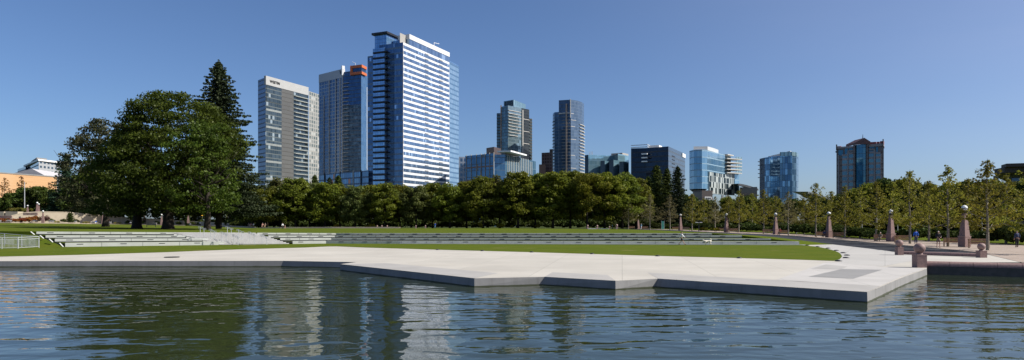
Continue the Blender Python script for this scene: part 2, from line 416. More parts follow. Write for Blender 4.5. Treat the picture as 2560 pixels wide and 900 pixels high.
def young_tree(seed, h, r, base, leafm, leaf=.13, dens=1.0):
    """straight pale stem, ascending limbs, loose pyramid of small leaves with see-through gaps"""
    rg = np.random.default_rng(seed); rr = random.Random(seed); m = MB(); C = []; RR = []; Z = []; K = []
    tr = .012*h
    stem = [(0, 0, 0), (.03*h*.2, 0, h*.3), (0, .01*h, h*.6), (.005*h, 0, h*.98)]
    m.tube(stem, [tr*1.25, tr*.85, tr*.5, .015], 8)
    nb = 34
    for i in range(nb):
        t = (i+.4)/nb; z = base+(h-base)*t*.93; az = i*2.4+rr.uniform(-.4, .4); el = .32+.8*t+rr.uniform(-.12, .12)
        L = r*(1.12*(1-t)**.78+.05)*rr.uniform(.75, 1.18)
        d = Vector((math.cos(az)*math.cos(el), math.sin(az)*math.cos(el), math.sin(el)))
        a = Vector((0, 0, z)); b = a+d*L*.5+Vector((0, 0, .02*L)); c = a+d*L+Vector((0, 0, .08*L))
        m.tube([a, b, c], [tr*.32*(1-t*.6), tr*.18*(1-t*.5), .008], 4)
        for q in np.linspace(.28, 1.05, max(3, int(L/.55))):
            p = a.lerp(c, min(q, 1.0))+Vector(rg.normal(size=3)*.16*L*.5)
            C.append(tuple(p)); RR.append(r*rr.uniform(.10, .22)*(1.1-.5*t)); Z.append(.7); K.append(dens*rr.uniform(8, 26)*(1.25-.75*t)*(RR[-1]/.5)**1.0*(.16/leaf)**1.6)
    v = leaf_cloud(C, RR, Z, K, leaf, seed, shell=.2)
    me = bpy.data.meshes.new('trunk'); me.from_pydata(m.v, [], m.f); me.materials.append(M['bark_pale'])
    return cloud_mesh('crown', v, leafm), me

def bush_mesh(seed, leafm, leaf=.12, n=16, per=90, h=1.0, r=1.0, flat=.8):
    rg = np.random.default_rng(seed); C = []; RR = []
    for i in range(n):
        az = rg.uniform(0, 6.28); q = rg.random()**.5*.68*r; z = h*(.30+.42*rg.random()*(1-(q/r)**2)); C.append((q*math.cos(az), q*math.sin(az), z)); RR.append(min(r, h)*rg.uniform(.26, .4))
    return cloud_mesh('foliage', leaf_cloud(C, RR, [flat]*n, [per]*n, leaf, seed), leafm)

def plant(name, label, cat, loc, meshes, sc=1, rz=0, group=None, parts=('crown', 'trunk')):
    t = thing(name, label, cat, loc, group, rz, 1)
    t.scale = sc if hasattr(sc, '__len__') else (sc, sc, sc)
    for nm, me in zip(parts, meshes):
        o = bpy.data.objects.new(nm, me); col.objects.link(o); o.parent = t
    return t

ORD = ['leftmost', 'second', 'third', 'fourth', 'fifth', 'sixth', 'seventh', 'eighth', 'ninth', 'tenth', 'eleventh', 'twelfth', 'thirteenth',
       'fourteenth', 'fifteenth', 'sixteenth', 'seventeenth', 'eighteenth', 'nineteenth', 'twentieth', 'twenty-first', 'twenty-second', 'twenty-third', 'twenty-fourth', 'twenty-fifth', 'twenty-sixth']
def nth(i): return 'leftmost' if i == 0 else ORD[i]+' from the left'

# ------------------------------------------------------------------ setting
def structure(name, mb, mat, smooth=False):
    o = mb.build(name, mat, smooth=smooth); tag(o, kind='structure'); return o

ZD = .4
# pond floor and surrounding land in one sheet to the horizon
xs = [-4000, -1500, -600, -261, -260, -120, 0, 120, 260, 261, 600, 1500, 4000]
ys = [-3000, -600, -81, -80, 0, 56, 57, 95, 140, 200, 260, 400, 700, 1500, 6000]
def gz(x, y):
    if -260.5 < x < 260.5 and -80.5 < y < 56.5: return -1.3
    if y < 90: return .3
    if y < 120: return .34
    return min(1.0, .34+(y-120)/80*.7)
m = MB(); m.loft([[(x, y, gz(x, y)) for x in xs] for y in ys]); structure('ground', m, M['ground'])
m = MB(); m.face([(-262, -82, 0), (262, -82, 0), (262, 58, 0), (-262, 58, 0)]); structure('water', m, M['water'])

# plaza deck with its jagged pond edge
front = [(-1400, 652.8), (0, 652.8), (708, 652), (892, 655.2), (851, 660.2), (1186, 695.7), (1361.7, 692), (1538.7, 702), (1644.5, 696.5), (1900, 713.2), (2168, 730),
         (2209.5, 713.5), (2240, 700), (2261, 691.8), (2287, 682.5), (2302, 677), (2317, 671.5)]
inner = {3: -4, 6: -8, 8: -8, 2: -5}
top = [G(x, y, ZD) for x, y in front]
bot = [Vector(((x+inner.get(i, 0)-CX)/F*t_.y, t_.y-.02, 0)) for i, ((x, y), t_) in enumerate(zip(front, top))]
back = [G(2317, 655, ZD), G(2700, 656.5, ZD), G(2700, 640, ZD), G(2470, 634, ZD), G(2250, 632, ZD), G(2200, 624.5, ZD), G(2082, 611, ZD), Vector((40, 92, ZD)), Vector((-130, 92, ZD)), Vector((-160, 60, ZD)), ]
m = MB(); m.poly(top+back); structure('plaza', m, M['concrete'])
def edge_mat():
    t = NT('pond_wall'); oc = t.coord('Object'); sp = t.n('ShaderNodeSeparateXYZ'); t.l(oc, sp.inputs[0])
    n1 = t.noise(.8, 6, oc, .6); n2 = t.noise(2.2, 5, t.coord('Object', (1.6, 1.6, .12)), .6); n3 = t.noise(18, 3, oc)
    b = t.mix(t.ramp(n1, [(.35, 0.), (.65, 1.)]), (.215, .21, .205), (.26, .255, .25)); b = t.mix(t.math('MULTIPLY', t.ramp(n2, [(.5, 0.), (.7, 1.)]), .35), b, (.13, .125, .115))
    h = t.math('ADD', sp.outputs[2], t.math('MULTIPLY', t.math('SUBTRACT', n1, .5), .09))
    b = t.mix(t.math('LESS_THAN', h, .045), b, (.07, .075, .05)); b = t.mix(t.math('GREATER_THAN', sp.outputs[2], .385), b, (.33, .32, .30))
    return t.principled(b, .75, 0, .3, n3, .3, .01)
M['conc_wall'] = edge_mat()
m = MB()
low = [Vector((b.x, b.y, -1.2)) for b in bot]
lip = [Vector((t_.x, t_.y, ZD-.004)) for t_ in top]
m.loft([low, bot, lip]); structure('pond_edge', m, M['conc_wall'])

def sheet(name, px, z, mat):
    m = MB(); m.poly([G(x, y, z) for x, y in px]); return structure(name, m, mat)
def c5(x, y): return (840+x*.3359, 630+y*.3359)
def c6(x, y): return (1900+x*.2578, 600+y*.2578)
sheet('pavement', [(851, 660.2), c5(370, 82), c5(1205, 157), (1186, 695.5)], ZD+.004, M['conc_grey'])
sheet('pavement', [(1361.7, 691.8), c5(1610, 150), c5(2020, 170), (1538.7, 701.6)], ZD+.004, M['conc_grey'])
sheet('pavement', [(1644.5, 696.2), c5(2320, 153), (1900, 698.2), (1942, 699.5), (2200, 715.5), (2168, 729.6), (1900, 712.8)], ZD+.004, M['conc_grey'])
sheet('pavement', [c6(160, 385), c6(650, 213), c6(905, 215), c6(1180, 262), c6(1590, 275), c6(1540, 300), c6(1380, 350), c6(1165, 445), c6(380, 402)], ZD+.004, concrete('light_grey_concrete', (.47, .45, .42), .6, (3, 3, .2), .06, .12))
sheet('pavement', [c6(470, 355), c6(800, 280), c6(1185, 288), c6(905, 375)], ZD+.008, M['conc_dark'])
sheet('pavement', [c6(500, 277), c6(640, 236), c6(850, 258), c6(775, 286)], ZD+.008, M['conc_grey'])
sheet('pavement', [(2104, 639), (2087, 626.7), (2030, 614.5), (2082, 611.2), (2200, 624.7), (2250, 632), (2280, 637), (2281, 652), (2206, 666), (2120, 660), (2091, 653)], ZD+.006, concrete('path_concrete', (.43, .415, .385), .6, (3, 3, .5), .06, .1))

# terraces: tier lines (k 3 = lowest), nodes Left, Join, Right : x, y bottom, y top, distance
TL = {3: [(163, 617.5, 607.3, 74.6), (815, 609, 602, 87.0), (1998, 612.4, 603.8, 81.0)],
      2: [(137, 606, 597, 75.6), (828, 601.5, 595, 88.5), (1928, 602, 596.7, 83.5)],
      1: [(114, 596.5, 588.3, 76.6), (837, 594.5, 589, 90.0), (1855, 595, 588.5, 86.0)],
      0: [(91, 587, 579, 77.6), (841, 588.5, 583, 91.5), (1780, 588, 583.3, 88.5)]}
def node(k, i, top_=True): x, yb, yt, D = TL[k][i]; return W(x, yt if top_ else yb, D)
def online(a, b, x):
    """parameter t on the segment a-b seen at picture column x"""
    s_ = (x-CX)/F; return (s_*a.y-a.x)/((b.x-a.x)-s_*(b.y-a.y))
def tierpt(k, seg, x):
    a, b = node(k, seg), node(k, seg+1); t = online(a, b, x)
    c, d = node(k, seg, False), node(k, seg+1, False)
    return a.lerp(b, t), c.lerp(d, t)

def Dw(x):
    P = [(-1500, 170), (-400, 205), (0, 232), (180, 246), (320, 256), (460, 256), (560, 235), (640, 201.5)]
    for a, b in zip(P, P[1:]):
        if x <= b[0]: return lerp(a[1], b[1], (x-a[0])/(b[0]-a[0]))
    return 201.5
# lawns
m = MB()
edge = [(-1500, 652), (-700, 648), (-300, 644.5), (0, 641.3), (200, 636.8), (420, 630), (600, 623), (760, 618.7), (820, 616), (841, 615.7), (920, 618.9), (1094, 624), (1329, 630.2), (1644, 639.6), (1800, 643.5), (2000, 649), (2084, 652),
        (2099, 648), (2105, 642), (2104, 637.5), (2098, 631.5), (2087, 626.7), (2066, 621), (2042, 616.7), (2015, 613.6)]
lawn_z = ZD+.012
far = [node(3, 2, False), node(3, 1, False), node(3, 0, False)]
far = [Vector((p.x, p.y+.05, lawn_z)) for p in far]
pl = [G(x, y, lawn_z) for x, y in edge]+[Vector((far[0].x, far[0].y-.45, lawn_z)), far[1], far[2], W(-700, 617.5, 74.6), W(-1500, 617.5, 74.6)]
for p in pl: p.z = lawn_z
m.poly(pl)
# hill left of the terrace
rows = []
NC = 14
for k in (3, 2, 1, 0):
    for top_ in ((False,) if k else (False, True)):
        p = node(k, 0, top_); 
        if k == 3: p.z = lawn_z
        q = W(-1500, 0, p.y+2); q.z = p.z+.3*(3-k)
        rows.append([q.lerp(p+Vector((-.12 if k else 0, 0, 0)), i/(NC-1)) for i in range(NC)])
m.loft(rows)
# grass treads between the tiers
for k in (3, 2, 1):
    for seg, x0, x1 in ((0, None, {3: 545, 2: 510, 1: 470}[k]), (0, {3: 732, 2: 701, 1: 671}[k], None), (1, None, None)):
        a, b = node(k, seg), node(k, seg+1); c, d = node(k-1, seg, False), node(k-1, seg+1, False)
        if x1: b = tierpt(k, seg, x1)[0]; d = tierpt(k-1, seg, x1-18)[1]
        if x0: a = tierpt(k, seg, x0)[0]; c = tierpt(k-1, seg, x0-28)[1]
        m.loft([[a-Vector((0, 0, .03)), b-Vector((0, 0, .03))], [c-Vector((0, 0, .01)), d-Vector((0, 0, .01))]])
# upper lawn
fr = resample([W(-1500, 570, 82), node(0, 0)-Vector((0, 0, .02)), node(0, 1)-Vector((0, 0, .02)), node(0, 2)-Vector((0, 0, .02))], 60)
bk = resample([W(-1500, 548, 170), W(-400, 553.8, 204), W(0, 557.3, 231), W(180, 559.3, 245), W(320, 561.6, 255), W(460, 564, 255), W(560, 566.2, 234), W(640, 571.0, 200), W(830, 570.8, 195), W(1280, 570.8, 195), W(1480, 572.6, 190), W(1560, 573.2, 185)], 60)
mid = []
for a, b in zip(fr, bk): mid.append([a.lerp(b, t)+Vector((0, 0, .02*math.sin(t*3.14))) for t in (0, .15, .35, .6, .8, 1)])
m.loft([[c[i] for c in mid] for i in range(6)])
cin = [(1560, 573.2, 185), (1640, 575.5, 150), (1700, 578, 125), (1760, 581, 110), (1820, 584.5, 100), (1880, 588.2, 95), (1931, 592, 92), (2000, 600.4, 87), (2082, 611, 83.7)]
cinw = [W(*p) for p in cin]; cinw[-1].z = ZD+.006
ends = [node(3, 2), node(2, 2), node(1, 2), node(0, 2)]
nb_ = node(3, 2, False); nb_.z = lawn_z
m.loft([resample([node(0, 2), node(0, 2)+Vector((0, .1, 0))], 5), resample(cinw[:5], 5)])
m.loft([resample([node(0, 2)+Vector((-.1, .2, -.03)), node(1, 2)+Vector((-.1, .1, -.02)), node(2, 2)+Vector((-.1, .1, -.02)), node(3, 2)+Vector((-.2, .1, -.02)), nb_], 20), resample(cinw[4:], 20)])
chain = resample([node(0, 2)+Vector((-.1, .2, -.03)), node(1, 2)+Vector((-.1, .1, -.02)), node(2, 2)+Vector((-.1, .1, -.02)), node(3, 2)+Vector((-.2, .1, -.02)), nb_], 20)
m.loft([[p-Vector((0, 0, 1.3)) for p in chain], chain])
structure('lawn', m, M['grass'])

# dark stone canal beside the promenade, widened to paint in the tree shadow
def zp(D):
    P = [(40, .41), (60, .42), (94, .45), (119, .5), (144, .7), (163, .9), (197, 1.15), (240, 1.28), (400, 1.3)]
    for a, b in zip(P, P[1:]):
        if D <= b[0]: return lerp(a[1], b[1], (D-a[0])/(b[0]-a[0]))
    return 1.3
def P_(x, y):
    """point on the promenade seen at x, y"""
    D = 80
    for _ in range(60): D = .5*D+.5*min(300, (EYE-zp(D))*F/(y-HY))
    return W(x, y, D)
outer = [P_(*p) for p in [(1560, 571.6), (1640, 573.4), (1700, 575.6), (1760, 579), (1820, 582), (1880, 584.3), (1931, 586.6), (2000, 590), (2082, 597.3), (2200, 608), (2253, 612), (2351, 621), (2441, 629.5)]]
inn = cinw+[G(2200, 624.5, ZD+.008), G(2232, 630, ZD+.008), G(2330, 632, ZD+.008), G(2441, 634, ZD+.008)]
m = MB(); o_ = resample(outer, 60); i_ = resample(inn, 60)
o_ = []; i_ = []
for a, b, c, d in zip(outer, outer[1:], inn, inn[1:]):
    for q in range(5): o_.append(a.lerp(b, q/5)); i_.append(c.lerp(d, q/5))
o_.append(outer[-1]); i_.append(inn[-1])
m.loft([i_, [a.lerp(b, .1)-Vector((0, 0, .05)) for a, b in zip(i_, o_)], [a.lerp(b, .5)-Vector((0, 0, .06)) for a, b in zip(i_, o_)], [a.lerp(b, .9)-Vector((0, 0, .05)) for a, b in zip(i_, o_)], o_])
structure('canal', m, M['basalt_shade'])
# promenade
bkp = [P_(*p) for p in [(1540, 571), (1640, 572.6), (1700, 573.5), (1760, 576), (1820, 578), (1880, 580.5), (1931, 582.5), (2000, 585.5), (2082, 590), (2200, 599.5), (2253, 600.5), (2351, 602.5), (2441, 606)]]
m = MB(); m.loft([outer, bkp])
m.poly([P_(2441, 629.5), P_(2441, 606), P_(2560, 613), P_(2900, 625), P_(2900, 662), P_(2556, 656.3), P_(2470, 636)])
structure('path', m, M['paver'])
m = MB(); m.loft([bkp+[P_(2560, 613), P_(2900, 625)], [p+Vector((60, 30, .1)) for p in bkp]+[P_(2560, 613)+Vector((60, 30, .1)), P_(2900, 625)+Vector((60, 20, .1))]])
structure('grass_strip', m, M['grass'])
# path below the retaining wall on the left
m = MB()
pa = [W(x, y, Dw(x)) for x, y in ((-400, 553.5), (0, 557.0), (90, 558), (180, 559), (320, 561.2), (460, 563.6), (560, 565.9), (640, 568.2))]
pb = [p+Vector((-3.5, 7, .18)) for p in pa]
m.loft([[p+Vector((0, 0, .03)) for p in pa], pb]); structure('walkway', m, M['conc_tan'])

# ------------------------------------------------------------------ terraces
def tier_box(mb, k, seg, x0, x1, thick=.55):
    (a, c), (b, d) = tierpt(k, seg, x0), tierpt(k, seg, x1)
    u = (b-a); u.z = 0; u.normalize(); n = Vector((-u.y, u.x, 0))*thick
    c = c-Vector((0, 0, .25)); d = d-Vector((0, 0, .25))
    vs = [c, d, b, a, c+n, d+n, b+n, a+n]
    mb.raw(vs, [(0, 1, 2, 3), (3, 2, 6, 7), (1, 5, 6, 2), (4, 0, 3, 7), (5, 4, 7, 6)])
def slots(parent, k, seg, xs_, wid=.62):
    for x in xs_:
        a, c = tierpt(k, seg, x); a2, _ = tierpt(k, seg, x+5)
        u = (a2-a).normalized(); n = Vector((u.y, -u.x, 0)); p = a.lerp(c, .34)+n*.004
        m = MB(); m.bar(p-u*wid/2-n*.02, p+u*wid/2-n*.02, .05, .07); m.build('recess_light', M['black'], parent)
def terrace(name, label, ranges, seg, slotx, cat='terrace', step=None):
    a, c = tierpt(3, seg, (ranges[3][0]+ranges[3][1])/2)
    t = thing(name, label, cat, (c.x, c.y, ZD))
    for k in (3, 2, 1, 0):
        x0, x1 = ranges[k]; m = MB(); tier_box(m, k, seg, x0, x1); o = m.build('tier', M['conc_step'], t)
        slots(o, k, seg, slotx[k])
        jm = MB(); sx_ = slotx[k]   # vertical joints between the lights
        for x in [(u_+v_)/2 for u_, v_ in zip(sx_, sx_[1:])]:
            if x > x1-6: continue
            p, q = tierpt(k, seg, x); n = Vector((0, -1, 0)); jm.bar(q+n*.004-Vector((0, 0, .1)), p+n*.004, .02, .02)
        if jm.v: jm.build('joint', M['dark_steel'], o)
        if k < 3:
            (_, c0), (_, c1) = tierpt(k, seg, x0), tierpt(k, seg, x1); gm = MB(); gm.bar(c0+Vector((0, -.012, .05)), c1+Vector((0, -.012, .05)), .03, .10); gm.build('shade_strip', M['black'], o)  # black strip on the face, painting in the shade line at the tier's foot
    return t
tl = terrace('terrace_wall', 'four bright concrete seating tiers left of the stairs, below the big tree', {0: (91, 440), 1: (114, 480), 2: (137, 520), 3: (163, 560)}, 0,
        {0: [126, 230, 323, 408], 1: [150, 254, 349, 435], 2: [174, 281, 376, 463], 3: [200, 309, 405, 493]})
for k in range(4):     # sloping end kerbs at the left ends
    x, yb, yt, D = TL[k][0]; m = MB()
    a = W(x-14, yt+.3, D-.3); b = W(x-5, yb-.3, D-.5); m.bar(a, b, .14, .05); m.build('end_kerb', M['conc_step'], tl)
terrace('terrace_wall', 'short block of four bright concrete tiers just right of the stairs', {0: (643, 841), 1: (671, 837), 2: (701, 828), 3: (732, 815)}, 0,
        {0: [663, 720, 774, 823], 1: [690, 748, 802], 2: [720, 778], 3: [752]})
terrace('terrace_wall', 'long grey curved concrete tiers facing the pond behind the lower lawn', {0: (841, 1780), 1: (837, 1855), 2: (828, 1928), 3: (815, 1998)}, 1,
        {0: [868, 925, 981, 1037, 1095, 1150, 1206, 1261, 1315, 1369, 1423, 1477, 1530, 1583, 1636, 1688, 1740],
         1: [852, 910, 969, 1027, 1087, 1146, 1205, 1264, 1323, 1384, 1444, 1504, 1562, 1624, 1684, 1745, 1807],
         2: [886, 945, 1006, 1066, 1129, 1191, 1255, 1319, 1385, 1451, 1519, 1588, 1658, 1728, 1800, 1870],
         3: [853, 912, 973, 1035, 1098, 1164, 1232, 1300, 1372, 1446, 1521, 1599, 1679, 1763, 1848, 1935]})
# base kerb of the long terrace
m = MB(); a = tierpt(3, 1, 1000)[1]; b = tierpt(3, 1, 2012)[1]; a.z = b.z = ZD+.03; m.bar(a+Vector((0, -.25, 0)), b+Vector((0, -.25, 0)), .4, .1)
structure('kerb', m, M['conc_step'])
# staircase
st = thing('staircase', 'broad pale concrete park stairs with steel handrails between the tiers', 'stairs', G(600, 612, ZD))
NS = 12
for s_ in range(NS):
    t0 = s_/NS; t1 = (s_+1)/NS
    xl, xr = lerp(560, 436, t1), lerp(731, 640, t1)
    def line(t, x):
        kk = t*4; a0 = tierpt(3, 0, x)[1]; a1 = tierpt(0, 0, x)[0]; return a0.lerp(a1, t)
    p, q = line(t0, xl), line(t0, xr); p1, q1 = line(t1, xl), line(t1, xr)
    m = MB()
    zt_p, zt_q = p1.z, q1.z
    A = [Vector((p.x, p.y-.12, p.z-.3)), Vector((q.x, q.y-.12, q.z-.3)), Vector((q.x, q.y-.12, zt_q)), Vector((p.x, p.y-.12, zt_p))]
    n = Vector((-.3, .9, 0))*(.55 if s_ < NS-1 else .3)
    B = [v+n for v in A]
    m.raw(A+B, [(0, 1, 2, 3), (3, 2, 6, 7), (1, 5, 6, 2), (4, 0, 3, 7)])
    so_ = m.build('step', M['conc_stair'], st)
    m = MB(); m.bar(Vector((p.x, p.y-.13, p.z+.03)), Vector((q.x, q.y-.13, q.z+.02)), .02, .034); m.build('shade_strip', M['dark_steel'], so_)  # dark strip drawn as the shade at the bottom of each riser
def handrail(x1, yt1, yb1, x2, yt2, yb2):
    D1 = 80+ (x1-500)*.018+(600-yb1)*.08
    a, b = W(x1, yb1, D1), W(x1, yt1, D1); D2 = D1-.7; c, d = W(x2, yb2, D2), W(x2, yt2, D2)
    r = thing('handrail', '', 'handrail', a); m = MB()
    for s2 in (0, .12): m.tube([b+Vector((-.25, 0, s2*-1.2)), b+Vector((0, 0, -s2*1.2)), d+Vector((0, 0, -s2*1.2)), d+Vector((.25, 0, -s2*1.2))], .026, 6)
    m.build('rail', M['steel'], r)
    for p, q in ((a, b), (c, d)): m = MB(); m.tube([p-Vector((0, 0, .2)), q], .03, 6); m.build('post', M['steel'], r)
    return r
rails = [(500.5, 567, 584, 510, 571, 587), (527, 573, 592, 536, 578, 594), (555, 580, 600, 565.5, 585, 602), (568.5, 567, 583, 578, 571, 585), (585, 587, 605, 595.5, 593, 610),
         (596, 574, 590, 605, 579, 595), (625, 580, 599, 636, 586, 603), (655.5, 587, 606, 667, 593, 610)]
rl = ['standing at the top of the stairs furthest left', 'one step group below the leftmost top rail', 'halfway down the left side of the stairs', 'at the top centre of the stairs behind the others', 'lowest one near the foot of the stairs centre',
      'second one down in the right-hand line', 'third one down in the right-hand line', 'at the bottom right edge of the stairs']
for r_, l_ in zip(rails, rl): handrail(*r_)['label'] = 'steel handrail '+l_; 
for o in list(col.objects):
    if o.name.startswith('handrail'): o['group'] = 'handrails on the park stairs'

# ------------------------------------------------------------------ granite obelisk lamps, ball posts, walls
def make_obelisk():
    t = thing('obelisk_lamp', '', 'lamp')
    m = MB(); m.box((0, 0, .55), (.84, .84, 1.1)); m.build('base', M['granite'], t, False)
    m = MB(); m.box((0, 0, 1.13), (.90, .90, .06)); m.build('ledge', M['granite_light'], t, False)
    m = MB(); m.box((0, 0, 2.42), (.72, .72, 2.5), top=.46); m.build('shaft', M['granite'], t, False)
    m = MB(); m.lathe([(.2, 0), (.2, .12), (.26, .16), (.26, .2)], 14, (0, 0, 3.67)); m.build('collar', M['black'], t, False)
    prof = [(max(.02, .31*math.sin(math.pi*i/12)), -.31*math.cos(math.pi*i/12)) for i in range(13)]
    m = MB(); m.lathe(prof, 18, (0, 0, 4.17)); m.build('globe', M['globe'], t, False, True)
    m = MB(); m.lathe([(.30, 0), (.325, 0), (.325, .045), (.30, .045)], 18, (0, 0, 4.12)); m.build('globe_band', M['black'], t, False)
    return t
ob0 = make_obelisk(); used = False
def obelisk(x, ytop, ybase, label, D=None, H=4.48):
    global used
    D = D or H*F/(ybase-ytop); p = W(x, ybase, D); s = (ybase-ytop)/F*D/H
    o = ob0 if not used else dup(ob0); used = True
    o.location = p; o.scale = (s, s, s); o.rotation_euler = (0, 0, R(18)); o['label'] = label; o['group'] = 'granite obelisk lamps around the park circle'; return o
for a in [(2411, 513, 617, 'largest red granite obelisk lamp with white globe, near the right edge'),
          (2227, 523, 604, 'red granite obelisk lamp behind the blue-jacketed man and near ball posts'),
          (2072, 529.5, 594, 'red granite obelisk lamp with a bench on both sides, right of the orange sign'),
          (1939, 532, 586, 'red granite obelisk lamp beside the seated person in red'),
          (1816, 533, 580.5, 'granite obelisk lamp standing behind the right end of the long grey tiers'),
          (1701, 535, 576, 'granite obelisk lamp directly behind the walking woman'),
          (1595, 538, 574, 'small granite obelisk lamp beside the person in pale blue')]: obelisk(*a)
for a in [(107.5, 526, 557.5, 'pink obelisk lamp in front of the tan curved wall at far left', Dw(107)-.5), (257.5, 530.5, 560.5, 'pink obelisk lamp in front of the tan wall by a round purple bush', Dw(257)-.5),
          (404, 535, 563.5, 'pink obelisk lamp between the two dark trunks of the big trees', Dw(404)-.5),
          (177, 508.5, 540, 'pink obelisk lamp rising behind the small cypress at the tan wall', 262), (93, 505, 537, 'taller front lamp of the close pair behind the balustrade', 252), (97, 508.5, 538, 'lamp just right of its twin behind the balustrade', 256),
          (69, 512.5, 540, 'obelisk lamp left of the close pair, behind the olive hedge', 258), (470.5, 531, 558, 'obelisk lamp in the shade behind the narrow cypress', 230)]:
    obelisk(a[0], a[1], a[2], a[3], a[4])

def ballpost(x, ybase, w, hpost, hball, z, label, group='granite ball posts by the pond'):
    p = G(x, ybase, z); D = p.y; w = w*D/F*.70; hp = hpost*D/F; hb = hball*D/F
    t = thing('ball_post', label, 'bollard', p, group, R(0))
    m = MB(); m.box((0, 0, hp*.44), (w, w, hp*.88)); m.box((0, 0, hp*.94), (w*1.02, w*1.02, hp*.12)); m.build('post', M['granite'], t, False)
    m = MB(); m.lathe([(w*.34, 0), (w*.30, .06*w), (w*.30, .14*w)], 18, (0, 0, hp)); m.build('neck', M['granite'], t, False)
    r = hb/2*1.12; prof = [(max(.01, r*1.05*math.sin(math.pi*i/14)), -r*math.cos(math.pi*i/14)) for i in range(15)]
    m = MB(); m.lathe(prof, 24, (0, 0, hp+.1*w+r*.98)); m.build('ball', M['granite'], t, False, True)
    return t
ballpost(2298.5, 668.5, 34, 33, 23, ZD, 'largest granite ball post, on the corner of the plaza at the water')
ballpost(2248, 637.5, 20.5, 20, 15.5, ZD, 'granite ball post behind and left of the corner one')
ballpost(2453.5, 644, 24.5, 17.5, 15.5, ZD, 'granite ball post at the right end of the low round coping')
def granite_wall(name, label, a, b, z0, z1, th, ncap, body=True, dark=None):
    """wall from a to b (XY) with a half round coping of separate stones"""
    t = thing(name, label, 'wall', (a.x, a.y, z0)); u = (b-a); L = u.length; u.normalize(); n = Vector((-u.y, u.x, 0)); r = th/2
    if body:
        m = MB(); zt = z1-r*.9
        c = [a-n*r*.8, b-n*r*.8, b+n*r*.8, a+n*r*.8]; m.prism([(p.x, p.y) for p in c], z0, zt); m.build('wall', dark or M['granite'], t)
    for i in range(ncap):
        m = MB(); p = a+u*(L*i/ncap+.008); q = a+u*(L*(i+1)/ncap-.008); k = 10; vs = []
        for e in (p, q):
            for j in range(k+1):
                an = math.pi*j/k; vs.append(e+n*(-math.cos(an)*r)+Vector((0, 0, z1-e.z-r*.9+math.sin(an)*r*.9)))
        fs = [(j, k+1+j, k+2+j, j+1) for j in range(k)]+[tuple(range(k+1)), tuple(range(2*k+1, k, -1)), (0, k, 2*k+1, k+1)]
        m.raw(vs, fs); m.build('coping', M['granite'], t)
    return t
A = G(2317, 684.5, 0); B = W(2560, 0, 38.2); u_ = (Vector((B.x, B.y, 0))-Vector((A.x, A.y, 0))); Bx = Vector((A.x, A.y, 0))+u_*2.2
granite_wall('pool_wall', 'dark red granite pool wall with rounded coping at the right water edge', Vector((A.x, A.y, 0)), Bx, -1.0, .76, .62, 9, True, plain('wet_granite', (.05, .04, .04), .3, 0, .4, 3))
a = G(2258, 636, ZD); b = G(2443, 642, ZD)
granite_wall('coping_wall', 'low half round red granite coping between two ball posts', Vector((a.x, a.y, 0)), Vector((b.x, b.y, 0)), ZD, .68, .5, 12)
# far ball posts and low kerb walls behind the upper lawn
def smallpost(x, yb, yt, label, D=192, pale=True):
    p = W(x, yb, D); h = (yb-yt)/F*D
    t = thing('ball_post', label, 'bollard', p, 'small ball posts behind the upper lawn')
    m = MB(); m.box((0, 0, h*.3), (h*.42, h*.42, h*.6)); m.build('post', M['granite_light'], t, False)
    r = h*.22; m = MB(); m.lathe([(max(.01, r*math.sin(math.pi*i/10)), -r*math.cos(math.pi*i/10)) for i in range(11)], 12, (0, 0, h*.6+r)); m.build('ball', M['granite_light'], t, False, True)
for a in [(1469, 573, 562.5, 'leftmost small ball post of the row by the low pale kerb wall'), (1493, 573.3, 562.8, 'small ball post between the two low pale kerb walls'), (1523.5, 573.8, 565.5, 'small ball post at the right end of the low kerb walls'),
          (1542, 573.5, 561, 'small ball post lit white, last on the right of its row')]: smallpost(*a)
for x, l in [(943, 'small pale post right of the yellow shrub below the striped tower'), (954.5, 'short pale post next to a taller one below the tower corner'), (968, 'small pale post under the left corner of the striped tower'), (1039.5, 'lone small pale post below the middle of the striped tower'), (1063.5, 'small pale post left of the distant person in blue')]:
    smallpost(x, 571, 563.5, l, 197)
def lowwall(label, pts, h, th=.5, mat=None):
    p0 = pts[0]; t = thing('seat_wall', label, 'wall', p0); m = MB()
    for a, b in zip(pts, pts[1:]):
        u = (b-a); u.z = 0; u.normalize(); n = Vector((-u.y, u.x, 0))*th
        m.raw([a-Vector((0, 0, .3)), b-Vector((0, 0, .3)), b+Vector((0, 0, h)), a+Vector((0, 0, h)), a+n-Vector((0, 0, .3)), b+n-Vector((0, 0, .3)), b+n+Vector((0, 0, h)), a+n+Vector((0, 0, h))],
              [(0, 1, 2, 3), (3, 2, 6, 7), (1, 5, 6, 2), (4, 0, 3, 7), (5, 4, 7, 6)])
    m.build('wall', mat or M['conc_tan'], t); return t
lowwall('low pale kerb wall between the first two small ball posts', [W(1470, 573, 191), W(1491, 573.3, 191)], .22, mat=M['white'])
lowwall('longer low pale kerb wall right of the middle small ball post', [W(1495, 573.3, 191), W(1522, 573.7, 190.5)], .22, mat=M['white'])
lowwall('tan low seat wall with people sitting, right of the conifer trunk', [W(546, 567, 215), W(600, 569.3, 207), W(637, 571.5, 200)], .5)
lowwall('long tan seat wall tapering away behind the standing couple', [W(649, 571.8, 199), W(700, 571.5, 197.5), W(830, 570.9, 196.5), W(1000, 571.0, 196.5)], .42)

